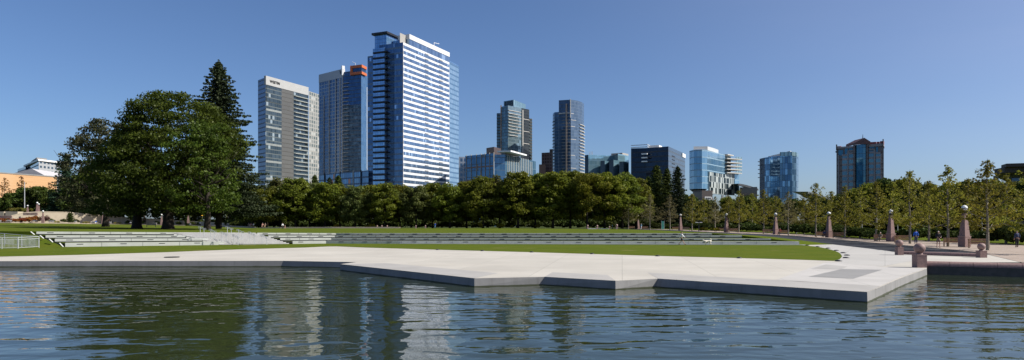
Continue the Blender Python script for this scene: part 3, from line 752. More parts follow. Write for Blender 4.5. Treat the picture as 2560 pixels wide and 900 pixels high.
# big retaining wall on the left
t = thing('retaining_wall', 'long tan curved retaining wall sloping down behind the left lawn', 'wall', W(200, 558, 248))
tp = [(28, 539), (60, 531), (100, 529), (170, 530), (200, 533.5), (250, 537.5), (300, 542.3), (370, 546.5), (435, 551), (495, 554), (560, 557.5), (625, 560.5)]
def wd(x): return Dw(x)+8
m = MB(); T_ = [W(x, y, wd(x)) for x, y in tp]
m.loft([[Vector((p.x, p.y, .8)) for p in T_], T_, [p+Vector((.1, .6, 0)) for p in T_]]); m.build('wall', M['conc_tan'], t)
m = MB(); m.loft([[p+Vector((0, -.08, -.22)) for p in T_], [p+Vector((0, -.08, .06)) for p in T_], [p+Vector((0, .7, .06)) for p in T_]]); m.build('coping', M['conc_tan'], t)
t = thing('retaining_wall', 'upper tan wall block at the far left above the balustrade', 'wall', W(20, 545, 252))
m = MB()
for x0, x1 in ((-260, 9.5), (13.5, 44)):
    a, b = W(x0, 528.5, 252), W(x1, 528.9, 252); m.raw([(a.x, a.y, 2), (b.x, b.y, 2), tuple(b), tuple(a), (b.x, b.y+3, 2), (b.x, b.y+3, b.z), (a.x, a.y+3, a.z)], [(0, 1, 2, 3), (1, 4, 5, 2), (3, 2, 5, 6)])
m.build('wall', M['conc_tan'], t)
def balustrade(label, x0, x1, yt, yb, D):
    D = Dw(x0)+D-240; t = thing('balustrade', label, 'balustrade', W(x0, yb, D)); m = MB()
    a, b = W(x0, yt+.4, D), W(x1, yt+.4, D); m.bar(a, b, .4, .25); m.build('rail', M['granite_light'], t)
    n = int((x1-x0)/3); 
    for i in range(n+1):
        m = MB(); x = lerp(x0, x1, i/n); m.bar(W(x, yb, D), W(x, yt, D), .22); m.build('baluster', M['granite_light'], t)
    m = MB(); a, b = W(x0, yb+.3, D), W(x1, yb+.3, D); m.bar(a, b, .4, .18); m.build('plinth', M['granite_light'], t)
balustrade('pink balustrade set in the top of the curved tan wall', 59, 94, 532.2, 537.3, 247)
balustrade('lower pink balustrade at the left edge of the picture', -6, 30, 539.5, 544.5, 244)

# ------------------------------------------------------------------ benches
def make_bench(wm):
    t = thing('park_bench', '', 'bench')
    m = MB()
    for i in range(5): m.box((0, -.22+i*.11, .45), (1.75, .085, .03))
    m.build('seat', wm, t, False)
    m = MB(); 
    for i in range(4): m.bar((-.86, .285+i*.022, .54+i*.10), (.86, .285+i*.022, .54+i*.10), .02, .075)
    for i in range(9): m.bar((-.8+i*.2, .27, .5), (-.8+i*.2, .36, .9), .04, .03)
    m.bar((-.88, .37, .93), (.88, .37, .93), .05, .08); m.bar((-.88, .27, .5), (.88, .27, .5), .04, .06)
    m.build('backrest', wm, t, False)
    for s in (-1, 1):
        m = MB(); m.bar((s*.86, -.26, 0), (s*.86, -.26, .66), .06); m.build('leg', wm, t, False)
        m = MB(); m.bar((s*.86, .26, 0), (s*.86, .26, .5), .06); m.bar((s*.86, .26, .5), (s*.86, .37, .95), .06); m.build('leg', wm, t, False)
        m = MB(); m.bar((s*.86, -.34, .68), (s*.86, .32, .68), .07, .04); m.build('armrest', wm, t, False)
    return t
b0 = make_bench(M['wood']); bu = [False]
def bench(x, y, rz, label, src=None, D=None):
    s = src or b0; p = P_(x, y) if D is None else W(x, y, D)
    if src is None and not bu[0]: bu[0] = True; o = s
    elif src is not None and not src.get('placed'): o = s
    else: o = dup(s)
    if src is not None: src['placed'] = 1
    o.location = p; o.rotation_euler = (0, 0, rz); o['label'] = label; return o
bl = [(2447, 620.5, 'wooden bench just right of the largest obelisk'), (2383, 616.5, 'wooden bench just left of the largest obelisk'), (2256, 607, 'wooden bench right of the obelisk near the man in blue'), (2203, 603.5, 'wooden bench holding a seated person left of the obelisk'),
      (2097, 595.5, 'wooden bench right of the obelisk behind the canal bend'), (2054, 593, 'wooden bench with a person in purple left of the obelisk'), (1960, 587.5, 'wooden bench with the seated person in red'), (1918, 585, 'pale wooden bench left of the obelisk by the red top'),
      (1834, 581.5, 'wooden bench right of the obelisk at the tier end'), (1801, 580, 'wooden bench left of the obelisk at the tier end'), (1715, 577, 'wooden bench right behind the walking woman'), (1689, 576, 'wooden bench left behind the walking woman'), (1612, 574.6, 'wooden bench right of the person in pale blue'), (1579, 573.8, 'wooden bench left of the smallest right-hand obelisk')]
for i, (x, y, l) in enumerate(bl):
    bench(x, y, R(-24+i*1.0), l)['group'] = 'wooden benches along the promenade'
wb = make_bench(M['wood_grey'])
for x, y, D, l in [(-5, 557, 241, 'pale bench at the left edge below the wall'), (22, 556.5, 241, 'pale bench beside the red flower bed'), (86, 557, 240.5, 'pale bench with a dark seated figure left of the obelisk'), (128, 557.8, 240, 'pale bench right of the leftmost ground level obelisk'), (184, 558.5, 239, 'pale bench at the foot of the small cypress'),
                   (233, 559.5, 237.5, 'pale bench next to the person in blue and white'), (272, 560.2, 236, 'pale bench right of the purple bush'), (385, 563, 227, 'pale bench left of the lamp between the trunks'), (416, 563.5, 225, 'pale bench right of the lamp between the trunks'), (470, 564.5, 220, 'pale bench in front of the narrow cypress'), (520, 565.5, 216, 'pale bench with a reclining figure left of the conifer trunk'), (551, 566, 213, 'pale bench right of the conifer trunk')]:
    bench(x, y-.2, R(-8), l, wb, Dw(x)+1)['group'] = 'pale benches along the left walkway'
db = make_bench(M['dark_steel']); 
bench(378, 568, R(20), 'dark bench in the tree shade between two trunks', db, 150)

# ------------------------------------------------------------------ ground lights, drain, fence
def glight(x, y, label, w=.23):
    p = G(x, y, ZD+.008); t = thing('ground_light', label, 'light', p, 'dark ground lights around the lower lawn')
    m = MB(); m.lathe([(w, 0), (w, .03), (w*.8, .07), (w*.35, .09)], 16); m.build('cover', M['black'], t, False, True)
for i, (x, y) in enumerate([(2018, 613.6), (2044, 617.2), (2070, 621.2), (2091, 626.8), (2108, 632.8), (2117.5, 638.8), (2115, 645), (2096, 653)]):
    glight(x, y, 'dark ground light on the path round the lawn tip, %s counting from the far end' % ('first' if i == 0 else ORD[i]))
for i, (x, y) in enumerate([(1094, 624.6), (1206, 627.4), (1329, 630.8), (1480, 635), (1644, 640.4), (1848, 645.4)]):
    glight(x, y, 'flat dark ground light on the straight front edge of the lawn, %s' % nth(i), .18)
m = MB(); p = G(430, 643, ZD+.02); m.lathe([(.55, 0), (.55, .03)], 20, tuple(p)); o = m.build('drain_cover', M['black']); tag(o, 'round dark drain cover in the pale plaza at left', 'drain cover')
# metal railing on the left
def railing():
    z = ZD+.01; t = thing('metal_railing', 'galvanised steel railing round a ramp at the lower left corner', 'railing', G(20, 622, z))
    a, b = G(-120, 624, z), G(45, 621.8, z); c = b+Vector((.2, 6.5, .4))
    def panel(a, b, h, n, posts):
        m = MB(); m.bar(a+Vector((0, 0, h)), b+Vector((0, 0, h)), .05); m.bar(a+Vector((0, 0, h-.2)), b+Vector((0, 0, h-.2)), .04); m.bar(a+Vector((0, 0, .1)), b+Vector((0, 0, .1)), .04); m.build('rail', M['steel'], t)
        m = MB()
        for i in range(n): p = a.lerp(b, (i+.5)/n); m.bar(p+Vector((0, 0, .1)), p+Vector((0, 0, h-.2)), .02)
        m.build('infill_bars', M['steel'], t)
        for i in range(posts): m = MB(); p = a.lerp(b, i/(posts-1)); m.bar(p-Vector((0, 0, .1)), p+Vector((0, 0, h+.02)), .06); m.build('post', M['steel'], t)
    panel(a, b, 1.15, 50, 5); panel(a+Vector((0, 4.5, .5)), b+Vector((.6, 2.2, .05)), 1.15, 44, 4); panel(b, b+Vector((.6, 2.2, .05)), 1.15, 16, 0)
railing()

# ------------------------------------------------------------------ people and the dog
def skinned(name, verts, edges, radii, mat, parent=None, sub=2, rootv=0):
    me = bpy.data.meshes.new(name); me.from_pydata(verts, edges, []); o = bpy.data.objects.new(name, me); col.objects.link(o)
    sk = o.modifiers.new('s', 'SKIN'); sk.use_smooth_shade = True; sd = o.modifiers.new('d', 'SUBSURF'); sd.levels = sub; sd.render_levels = sub
    for i, d in enumerate(me.skin_vertices[0].data):
        r = radii[i]; d.radius = r if hasattr(r, '__len__') else (r, r); d.use_root = (i == rootv)
    dg = bpy.context.evaluated_depsgraph_get(); dg.update(); ev = o.evaluated_get(dg)
    nm = bpy.data.meshes.new_from_object(ev, depsgraph=dg); bpy.data.objects.remove(o); bpy.data.meshes.remove(me)
    nm.name = name; nm.materials.append(mat)
    for p in nm.polygons: p.material_index = 0
    return link(name, nm, None, parent)

def person(label, loc, rz, pose='stand', top='cloth_blue', legs='cloth_navy', hair='hair_dark', shorts=False, sc=1.0, detail=False, sleeves=True, group=None):
    t = thing('person', label, 'person', loc, group, rz, sc)
    hip = Vector((0, 0, .95))
    if pose == 'walk':
        kn = [(.22, .10, .52), (-.05, -.10, .50)]; an = [(.46, .10, .12), (-.40, -.10, .17)]; el = [(-.16, .25, 1.16), (.18, -.25, 1.16)]; wr = [(-.22, .25, .93), (.42, -.24, 1.02)]
    elif pose == 'sit':
        hip = Vector((0, 0, .50)); kn = [(.44, .11, .50), (.44, -.11, .50)]; an = [(.46, .11, .09), (.50, -.11, .09)]; el = [(.02, .25, .76), (.02, -.25, .76)]; wr = [(.26, .18, .66), (.26, -.18, .66)]
    elif pose == 'hold':
        kn = [(.05, .11, .50), (-.02, -.11, .50)]; an = [(.02, .12, .09), (-.08, -.12, .09)]; el = [(-.02, .26, 1.15), (.0, -.26, 1.15)]; wr = [(.26, .16, 1.08), (.26, -.14, 1.10)]
    else:
        kn = [(.03, .10, .50), (.08, -.10, .50)]; an = [(-.02, .11, .09), (.12, -.11, .09)]; el = [(-.05, .25, 1.15), (.02, -.25, 1.15)]; wr = [(.0, .27, .90), (.12, -.26, .92)]
    dz = hip.z-.95; sh = lambda x, y, z: (x, y, z+(dz if pose == 'sit' else 0))
    V = []; E = []; Rr = []
    def v(p, r, par=None):
        V.append(tuple(p)); Rr.append(r); i = len(V)-1
        if par is not None: E.append((par, i))
        return i
    h = v(hip, (.075, .06)); s1 = v(sh(0, 0, 1.12), (.07, .055), h); s2 = v(sh(.0, 0, 1.34), (.08, .06), s1); nk = v(sh(.0, 0, 1.50), .05, s2)
    hd1 = v(sh(.02, 0, 1.57), .075, nk); hd2 = v(sh(.025, 0, 1.65), .09, hd1); hd3 = v(sh(.01, 0, 1.715), .065, hd2)
    v(sh(.13, 0, 1.63), .012, hd2)
    for s in (0, 1):
        yy = (.18, -.18)[s]; a = v(sh(0, yy*.98, 1.41), .052, s2); b = v(el[s] if pose == 'sit' else sh(*el[s]), .042, a); c = v(wr[s], .030, b)
        d = Vector(wr[s])-Vector(el[s]); d.normalize(); pm = v(Vector(wr[s])+d*.07, (.036, .018), c)
        if detail:
            sd_ = d.cross(Vector((1, 0, 0))); sd_ = sd_.normalized() if sd_.length > .1 else Vector((0, 1, 0))
            for j, ln in enumerate((.075, .085, .08, .065)):
                o_f = sd_*(j-1.5)*.021; f1 = v(Vector(V[pm])+d*.03+o_f, .009, pm); v(Vector(V[pm])+d*(.03+ln*.6)+o_f+Vector((.012, 0, 0)), .0085, f1)
            v(Vector(wr[s])+d*.05+sd_*.05+Vector((.02, 0, 0)), .010, c)
        yl = (.09, -.09)[s]; a = v((hip.x, yl, hip.z-.03), .06, h); b = v(kn[s], .052, a); c = v(an[s], .038, b); v(Vector(an[s])+Vector((.15, 0, -.05)), (.035, .03), c)
    skinned('body', V, E, Rr, M['skin'], t, 1)
    # garments
    def garment(name, pts, ed, rr, mat): skinned(name, pts, ed, rr, M[mat], t, 1)
    P = [sh(0, 0, 1.0), sh(0, 0, 1.14), sh(0, 0, 1.34), sh(0, 0, 1.46)]; rr = [(.185, .14), (.175, .13), (.20, .145), (.09, .085)]; ed = [(0, 1), (1, 2), (2, 3)]
    for s in (0, 1):
        yy = (.18, -.18)[s]; k = len(P); P += [sh(0, yy, 1.41), el[s] if pose == 'sit' else sh(*el[s])]; rr += [.090, .072]; ed += [(2, k), (k, k+1)]
        if sleeves: P.append(tuple(Vector(wr[s]).lerp(Vector(P[k+1]), .08))); rr.append(.045); ed.append((k+1, k+2))
    garment('jacket' if sleeves else 'shirt', P, ed, rr, top)
    P = [(0, 0, hip.z+.06), (0, 0, hip.z)]; rr = [(.165, .135), (.17, .145)]; ed = [(0, 1)]
    for s in (0, 1):
        yl = (.09, -.09)[s]; k = len(P); K = Vector(kn[s]); Aa = Vector(an[s]); P += [(0, yl, hip.z-.05), tuple(K if not shorts else Vector((0, yl, hip.z)).lerp(K, .92))]; rr += [.120, .10 if shorts else .088]; ed += [(1, k), (k, k+1)]
        if not shorts: P.append(tuple(K.lerp(Aa, .93))); rr.append(.068); ed.append((k+1, k+2))
    garment('shorts' if shorts else 'trousers', P, ed, rr, legs)
    for s in (0, 1):
        a = Vector(an[s]); skinned('shoe', [tuple(a+Vector((-.05, 0, -.03))), tuple(a+Vector((.05, 0, -.045))), tuple(a+Vector((.17, 0, -.055)))], [(0, 1), (1, 2)], [.048, .046, .038], M['cloth_black'], t, 1)
    skinned('hair', [sh(-.035, 0, 1.60), sh(-.03, 0, 1.68), sh(.0, 0, 1.745)], [(0, 1), (1, 2)], [.075, .095, .075], M[hair], t, 1)
    return t
def pg(x, y, h): return W(x, y, h)
person('woman in white top and dark shorts walking right on the kerb holding a toy', G(1704, 612.5, ZD+.08), R(0), 'walk', 'cloth_white', 'cloth_black', 'hair_dark', True, .86, True)
def dog():
    p = G(1770, 612, ZD+.08); t = thing('dog', 'small cream dog with curled tail walking ahead of the woman', 'dog', p, None, R(180), 1.15)
    V = [(0, 0, .36), (.14, 0, .36), (.30, 0, .35), (.42, 0, .40), (.52, 0, .44), (.62, 0, .41), (-.14, 0, .37), (-.26, 0, .38), (-.33, 0, .50), (-.28, 0, .60), (-.19, 0, .60)]
    Rr = [.105, .115, .12, .075, .075, .035, .10, .09, .045, .05, .04]
    E = [(0, 1), (1, 2), (2, 3), (3, 4), (4, 5), (0, 6), (6, 7), (7, 8), (8, 9), (9, 10)]
    for s in (-1, 1):
        k = len(V); V += [(.28, s*.08, .26), (.29+.05*s, s*.085, .14), (.30+.09*s, s*.085, .02)]; Rr += [.055, .03, .03]; E += [(2, k), (k, k+1), (k+1, k+2)]
        k = len(V); V += [(-.22, s*.08, .28), (-.17+.04*s, s*.085, .18), (-.27-.07*s, s*.085, .12), (-.24-.08*s, s*.085, .02)]; Rr += [.07, .04, .028, .03]; E += [(7, k), (k, k+1), (k+1, k+2), (k+2, k+3)]
        k = len(V); V += [(.50, s*.06, .51)]; Rr += [.025]; E += [(4, k)]
    skinned('body', V, E, Rr, M['dog'], t, 2)
    m = MB(); m.lathe([(.085, 0), (.085, .03)], 12, (.38, 0, .40)); m.build('collar', M['cloth_red'], t, False)
dog()
person('man in blue jacket seen from behind standing on the promenade', P_(2290, 609.5)+Vector((0, 0, -.02)), R(70), 'stand', 'cloth_blue', 'cloth_navy', 'hair_dark', False, 1.02, True)
person('grey-haired man in black top and khaki shorts on the promenade', P_(2346, 619), R(-110), 'hold', 'cloth_black', 'cloth_khaki', 'hair_grey', True, 1.0, True)
person('white-haired person in navy jacket in shade at the right edge', P_(2543, 618), R(80), 'stand', 'cloth_navy', 'cloth_black', 'hair_grey', False, 1.02, True)
person('person in a red top sitting on a bench beside an obelisk', P_(1950, 587), R(215), 'sit', 'cloth_red', 'cloth_black', 'hair_grey', False, 1.0)
person('person in purple sitting on the bench left of the obelisk', P_(2061, 594), R(215), 'sit', 'cloth_navy', 'cloth_black', 'hair_dark', False, 1.0)
person('seated person with grey hair on the bench left of the second obelisk from the right', P_(2201, 603.6), R(215), 'sit', 'cloth_khaki', 'cloth_khaki', 'hair_grey', False, 1.0)
person('person in a pale blue shirt standing beside the smallest obelisk', P_(1603, 574.3), R(200), 'stand', 'cloth_sky', 'cloth_white', 'hair_grey', False, 1.0)
person('distant person in bluish clothes standing right of the ball posts', W(1531, 573.3, 200), R(0), 'stand', 'cloth_sky', 'cloth_navy', 'hair_dark', False, .9)
person('left one of a standing couple, in black and white, by the seat wall', W(706.5, 573, 188), R(-70), 'stand', 'cloth_white', 'cloth_black', 'hair_dark', False, .98)
person('shorter one of the standing couple, in pink shorts', W(712.5, 573, 188), R(-90), 'stand', 'cloth_khaki', 'cloth_pink', 'hair_dark', True, .72, sleeves=False)
for x, y, D, c, l in [(622, 567.6, 202.5, 'cloth_khaki', 'leftmost of three people sitting on the left seat wall'), (627.5, 567.8, 201.8, 'cloth_pink', 'middle of three people sitting on the left seat wall'), (634, 568.2, 201, 'cloth_white', 'rightmost of three people sitting on the left seat wall'),
                      (656.5, 568.2, 199, 'cloth_pink', 'person in pink sitting at the left end of the long seat wall'), (663, 568.4, 199, 'cloth_khaki', 'smaller person sitting beside the one in pink on the long seat wall')]:
    person(l, W(x, y, D)-Vector((0, 0, .0)), R(-90), 'sit', c, 'cloth_khaki', 'hair_grey', True, .95, sleeves=False)
person('person in blue and white sitting on a pale bench before the tan wall', W(240, 559.3, Dw(240)+.5), R(-80), 'sit', 'cloth_blue', 'cloth_white', 'hair_dark', False, 1)
person('dark dressed person sitting on the bench left of the first obelisk', W(91, 556.9, Dw(91)+.5), R(-80), 'sit', 'cloth_black', 'cloth_black', 'hair_dark', False, 1)
person('person in white sitting low on the walkway beside the left trunk', W(326, 561.5, Dw(326)+.5), R(-60), 'sit', 'cloth_white', 'cloth_black', 'hair_dark', False, 1)
person('person in white shirt standing on the walkway behind the first handrail', W(500.5, 565, Dw(500.5)+.5), R(-90), 'stand', 'cloth_white', 'cloth_black', 'hair_grey', False, .9)
person('person in peach clothes resting on the bench by the conifer trunk', W(514, 565.6, Dw(514)+.5), R(-90), 'sit', 'cloth_pink', 'cloth_pink', 'hair_dark', True, 1, sleeves=False)
person('distant person in blue standing at the edge of the upper lawn', W(1088, 571, 197), R(-90), 'stand', 'cloth_blue', 'cloth_sky', 'hair_dark', False, .9)
# ------------------------------------------------------------------ buildings
BZ = .3
def fpts(pts, Dref, iref=0):
    yr = pts[iref][1]; out = []
    for x, y in pts:
        D = Dref*(HY-yr)/(HY-y); out.append(Vector(((x-CX)/F*D, D)))
    return out, EYE+(HY-yr)/F*Dref
def body(root, pts, z0, z1, back, mats, name='facade', roof=None):
    """visible corner points left to right, closed behind"""
    bv = Vector(back)
    if isinstance(back, tuple):
        L = bv.length; sp_ = (pts[-1]-pts[0]).normalized(); a_ = pts[0]+pts[0].normalized()*L+sp_*.06*L; b_ = pts[-1]+pts[-1].normalized()*L-sp_*.06*L
    else: a_, b_ = pts[0]+bv, pts[-1]+bv
    poly = list(pts)+[b_, a_]
    ml = []; idx = []
    for mm in mats+[mats[-1], mats[0], mats[0]]:
        if mm not in ml: ml.append(mm)
        idx.append(ml.index(mm))
    idx = idx[:len(poly)]; rm = roof or M['conc_dark']
    if rm not in ml: ml.append(rm)
    m = MB(); m.prism([(p.x, p.y) for p in poly], z0, z1, idx, ml.index(rm), uv=True)
    return m.build(name, ml, root)
def strip(root, name, a, b, z0, z1, out, mat, inset=0.0, e0=0, e1=0):
    u = (b-a); u = u/u.length; n = Vector((u.y, -u.x)); a2 = a-u*e0; b2 = b+u*e1
    m = MB(); c = [a2+n*out, b2+n*out, b2-n*inset, a2-n*inset]; m.prism([(p.x, p.y) for p in c], z0, z1, uv=True); return m.build(name, mat, root)
def polystrip(root, name, pts, z0, z1, out, mat, inset=.05):
    """one wrapped slab along several facade points"""
    o = []; i_ = []
    for k, p in enumerate(pts):
        ns = []
        if k > 0: u = (p-pts[k-1]).normalized(); ns.append(Vector((u.y, -u.x)))
        if k < len(pts)-1: u = (pts[k+1]-p).normalized(); ns.append(Vector((u.y, -u.x)))
        n = sum(ns, Vector((0, 0)))/len(ns); n = n/max(.5, n.length**2)
        o.append(p+n*out); i_.append(p-n*inset)
    m = MB(); c = o+i_[::-1]; m.prism([(p.x, p.y) for p in c], z0, z1, uv=True); return m.build(name, mat, root)
def atx(a, b, x):
    s_ = (x-CX)/F; t = (s_*a.y-a.x)/((b.x-a.x)-s_*(b.y-a.y)); return a.lerp(b, t)
def bthing(name, label, p, group=None): return thing(name, label, 'building', (p.x, p.y, BZ), group)

white_span = plain('white_spandrel', (.64, .65, .66), .45, 0, .04, .3)
g_main = facade('tower_window_glass', (.13, .22, .36), (.26, .38, .54), None, (.06, .09, .16), pw=1.5, fh=3.7, mw=.10, metal=.75, tilt=.012, bright=(.55, .70, .85), bp=.05)
g_blue = facade('tower_blue_side', (.05, .11, .22), (.10, .19, .33), (.12, .19, .30), (.03, .07, .15), pw=1.5, fh=3.7, sf=.34, mw=.08, metal=.6, tilt=.015, bright=(.35, .5, .7), bp=.05, srough=.25)
g_annex = facade('annex_glass', (.22, .36, .50), (.32, .46, .60), (.06, .13, .24), (.12, .2, .3), pw=1.5, fh=3.7, sf=.32, mw=.12, metal=.5, tilt=.01, srough=.3)
g_pent = facade('penthouse_glass', (.15, .32, .55), (.25, .42, .65), None, (.05, .08, .14), pw=2, fh=2.5, mw=.06, metal=.6, v2=(.5, .03))

# --- main striped tower
FH = 3.7
cpt = Vector(((1008-CX)/F*450, 450)); far_ = Vector(((1123.5-CX)/F*506.6, 506.6)); H = EYE+452.5/F*450
dr = (far_-cpt).normalized(); dl = Vector((-dr.y, dr.x)); 
def onleft(x): return atx(cpt, cpt+dl*40, x)
pL = onleft(919); pB0, pB1, pR0 = onleft(937), onleft(966), onleft(986)
t = bthing('striped_tower', 'tallest glass tower with bright white horizontal stripes on its right side', cpt)
body(t, [pR0, cpt, far_], BZ, H, dl*12, [g_blue, white_span], 'facade')
body(t, [pL+dr*.0, pR0], BZ, H-6.5, dr*58, [g_blue], 'facade')
nf = 32
for f in range(nf):
    z0 = H-1.75-f*FH
    u = (far_-cpt); a = cpt+dr*.35; b = far_-dr*.35
    if z0-2.1 < 22: break
    m = MB(); n = Vector((dr.y, -dr.x)); L = (b-a).length; q0 = a+n*.12; q1 = b+n*.12
    m.face([(q0.x, q0.y, z0-2.05), (q1.x, q1.y, z0-2.05), (q1.x, q1.y, z0), (q0.x, q0.y, z0)], 0, [(0, f*FH), (L, f*FH), (L, f*FH+2.05), (0, f*FH+2.05)])
    m.prism([(p.x, p.y) for p in (a+n*.115, b+n*.115, b-n*.02, a-n*.02)], z0-2.05, z0)
    dark = (f in (29, 30))
    w = m.build('window_band', g_main, t)
    if f in (27, 28):
        m = MB(); a3 = atx(cpt, far_, 1082); q0, q1 = a3+n*.16, b+n*.16; m.prism([(p.x, p.y) for p in (q0, q1, b+n*.125, a3+n*.125)], z0-2.0, z0-.05); m.build('dark_pane', M['carglass'], w)
    for xx in (1066.5, 1102):      # vent grilles
        c0 = atx(cpt, far_, xx-4.5); c1 = atx(cpt, far_, xx+4.5); m = MB(); m.prism([(p.x, p.y) for p in (c0+n*.17, c1+n*.17, c1+n*.02, c0+n*.02)], z0+.05, z0+.75); m.build('vent_grille', M['conc_dark'], w)
# balcony bay on the left side
nL = Vector((-dr.x, -dr.y)); 
for f in range(30):
    z0 = H-2.5-f*FH
    if z0 < 20: break
    m = MB(); m.prism([(p.x, p.y) for p in (pB0+nL*2.2, pB1+nL*2.2, pB1+dl*-.0, pB0)], z0-2.35, z0-.05, uv=True)
    m.build('balcony', g_pent, t)
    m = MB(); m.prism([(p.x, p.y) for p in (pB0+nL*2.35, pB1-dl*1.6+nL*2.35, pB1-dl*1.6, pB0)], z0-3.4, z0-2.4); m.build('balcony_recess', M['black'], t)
# roof volumes
a = atx(cpt, far_, 1023); body(t, [a+dl*9, a, far_], H, H+4.0, dr*.01+dl*10, [g_main, g_main], 'top_floor')
strip(t, 'roof_fascia', a, far_, H+4.0, H+7.2, .25, white_span, 9); 
body(t, [onleft(1000), onleft(995)+nL*-4], H, H+6.5, dr*12, [M['conc_grey']], 'lift_tower')
pa_, pb_ = onleft(937), onleft(966); body(t, [pa_, pb_, pb_+dr*14, pa_+dr*14], H-6.5, H+7.0, -dl*.05, [g_pent]*3, 'penthouse')
m = MB(); c = [pa_+dl*1.6+nL*1.5, pb_-dl*1.5+nL*1.5, pb_-dl*1.5+dr*19, pa_+dl*1.6+dr*19]; m.prism([(p.x, p.y) for p in c], H+7.0, H+8.3); m.build('roof', M['black'], t)
m = MB(); p = atx(cpt, far_, 1103)+dl*6; m.tube([(p.x, p.y, H+7), (p.x, p.y, H+12.5)], .2, 6); m.tube([(p.x, p.y, H+12.3), (p.x+3.4, p.y+3, H+12.3)], .2, 6); m.build('crane_arm', M['white'], t)
# annex
a = Vector(((1123.5-CX)/F*511, 511)); b = Vector(((1146.8-CX)/F*527, 527)); Ha = EYE+(HY-155.5)/F*511
body(t, [a, b], BZ, Ha, dl*20, [g_annex], 'annex'); strip(t, 'annex_rail', a, b, Ha, Ha+1.1, .05, g_pent, .05)

# --- hotel tower (left)
g_w = facade('hotel_dark_glass', (.04, .065, .08), (.09, .125, .145), (.10, .12, .12), (.09, .10, .10), pw=2.2, fh=3.3, sf=.2, mw=.05, metal=.6, tilt=.02, bright=(.45, .5, .48), bp=.06)
g_wside = facade('hotel_side_glass', (.04, .08, .16), (.08, .14, .24), (.05, .07, .11), (.04, .06, .1), pw=1.8, fh=3.3, sf=.3, mw=.1, metal=.5)
m_beige = facade('hotel_beige_panels', (.095, .092, .082), (.11, .106, .094), (.055, .053, .048), None, pw=6, fh=3.3, sf=.16, metal=0, tilt=.0)
g_wr = facade('hotel_pale_wing', (.12, .16, .17), (.30, .32, .31), (.30, .30, .28), (.33, .33, .31), pw=3.2, fh=3.3, sf=.30, mw=.28, metal=.2, tilt=.015, bright=(.5, .52, .5), bp=.15)
P0, Hw = fpts([(645, 197), (664, 193), (770.5, 222)], 520, 1)
t = bthing('hotel_tower', 'leftmost high-rise with dark glass corner, beige panels and rows of balconies', P0[1])
pc, pe = P0[1], P0[2]; q1, q2 = atx(pc, pe, 704), atx(pc, pe, 734)
# left flank recedes
pl_ = Vector(((645-CX)/F*531, 531))
body(t, [pl_, pc, q1, q2, pe], BZ, Hw, (12, 40), [g_wside, g_w, m_beige, g_w], 'facade')
strip(t, 'parapet', pc, pe, Hw-5.5, Hw+1.2, .35, M['conc_grey'] if False else plain('hotel_parapet', (.38, .38, .37), .6, 0, .05, .4), 1.5)
strip(t, 'glass_panel', atx(pc, pe, 665.5), atx(pc, pe, 703), Hw-18, Hw-6.2, .3, g_w, .05)
nfl = 0
for f in range(33):
    z = Hw-9-f*3.3
    if z < 22: break
    m = MB(); u = (pe-pc).normalized(); n = Vector((u.y, -u.x)); a, b = atx(pc, pe, 735), atx(pc, pe, 769)
    m.prism([(p.x, p.y) for p in (a+n*1.7, b+n*1.7, b, a)], z, z+.28); m.build('balcony', M['conc_step'], t)
    if f % 4 == 1: strip(t, 'panel_band', atx(pc, pe, 665), atx(pc, pe, 703.5), z+.4, z+2.0, .15, plain('pale_panel', (.24, .26, .25), .4, 0, .15, .5) if f == 1 else bpy.data.materials['pale_panel'], .02)
# sign
def sign_text(s, a, u, z, size, mat, parent, name='sign', ext=.15):
    cu = bpy.data.curves.new('t', 'FONT'); cu.body = s; cu.size = size; cu.extrude = ext; cu.space_character = 1.05
    o = bpy.data.objects.new('t', cu); col.objects.link(o); dg = bpy.context.evaluated_depsgraph_get(); dg.update()
    me = bpy.data.meshes.new_from_object(o.evaluated_get(dg), depsgraph=dg); bpy.data.objects.remove(o); bpy.data.curves.remove(cu)
    n = Vector((u.y, -u.x)); mt = Matrix(((u.x, 0, n.x, a.x+n.x*.55), (u.y, 0, n.y, a.y+n.y*.55), (0, 1, 0, z), (0, 0, 0, 1)))
    me.transform(mt); og = worigin(parent); me.transform(Matrix.Translation(-og)); me.materials.clear(); me.materials.append(mat)
    return link(name, me, None, parent)
u = (pe-pc).normalized(); sign_text('WESTIN', atx(pc, pe, 673.5), u, Hw-3.2, 2.9, M['black'], t)
pr0, Hr = fpts([(771, 227), (797.5, 236)], 566, 0)
body(t, [pr0[0]+Vector((0, 1)), pr0[1]], BZ, Hr, (10, 25), [g_wr], 'wing')

# --- second tower with orange box
g_t2 = facade('grid_tower_glass', (.03, .07, .14), (.07, .13, .22), (.33, .37, .42), (.35, .39, .44), pw=4.2, fh=3.25, sf=.20, mw=.14, metal=.55, tilt=.02)
g_t2b = facade('grid_tower_blue', (.02, .06, .14), (.04, .10, .20), (.03, .06, .11), (.02, .04, .08), pw=1.6, fh=3.25, sf=.2, mw=.08, metal=.65)
g_t2c = facade('grid_tower_light_blue', (.08, .18, .32), (.13, .26, .42), (.05, .12, .22), (.05, .1, .2), pw=1.6, fh=3.25, sf=.14, mw=.08, metal=.6)
P0, H2 = fpts([(797.5, 191), (858, 176), (903, 170), (918.5, 178)], 600, 2)
t = bthing('grid_tower', 'high-rise with pale window grid and an orange framed box on its roof corner', P0[2])
body(t, P0, BZ, H2-1.5, (5, 40), [g_t2, g_t2b, g_t2c], 'facade')
strip(t, 'parapet', P0[0], P0[1], H2-6, H2+1.5, .25, plain('grid_tower_parapet', (.40, .43, .47), .5, 0, .04, .4), 2)
for k, x in enumerate((810, 823.5, 840, 850, 857)):
    a = atx(P0[0], P0[1], x-.6); b = atx(P0[0], P0[1], x+.6); strip(t, 'fin', a, b, BZ+8, H2-6 if k != 0 else H2-19, .8, bpy.data.materials['grid_tower_parapet'], .0)
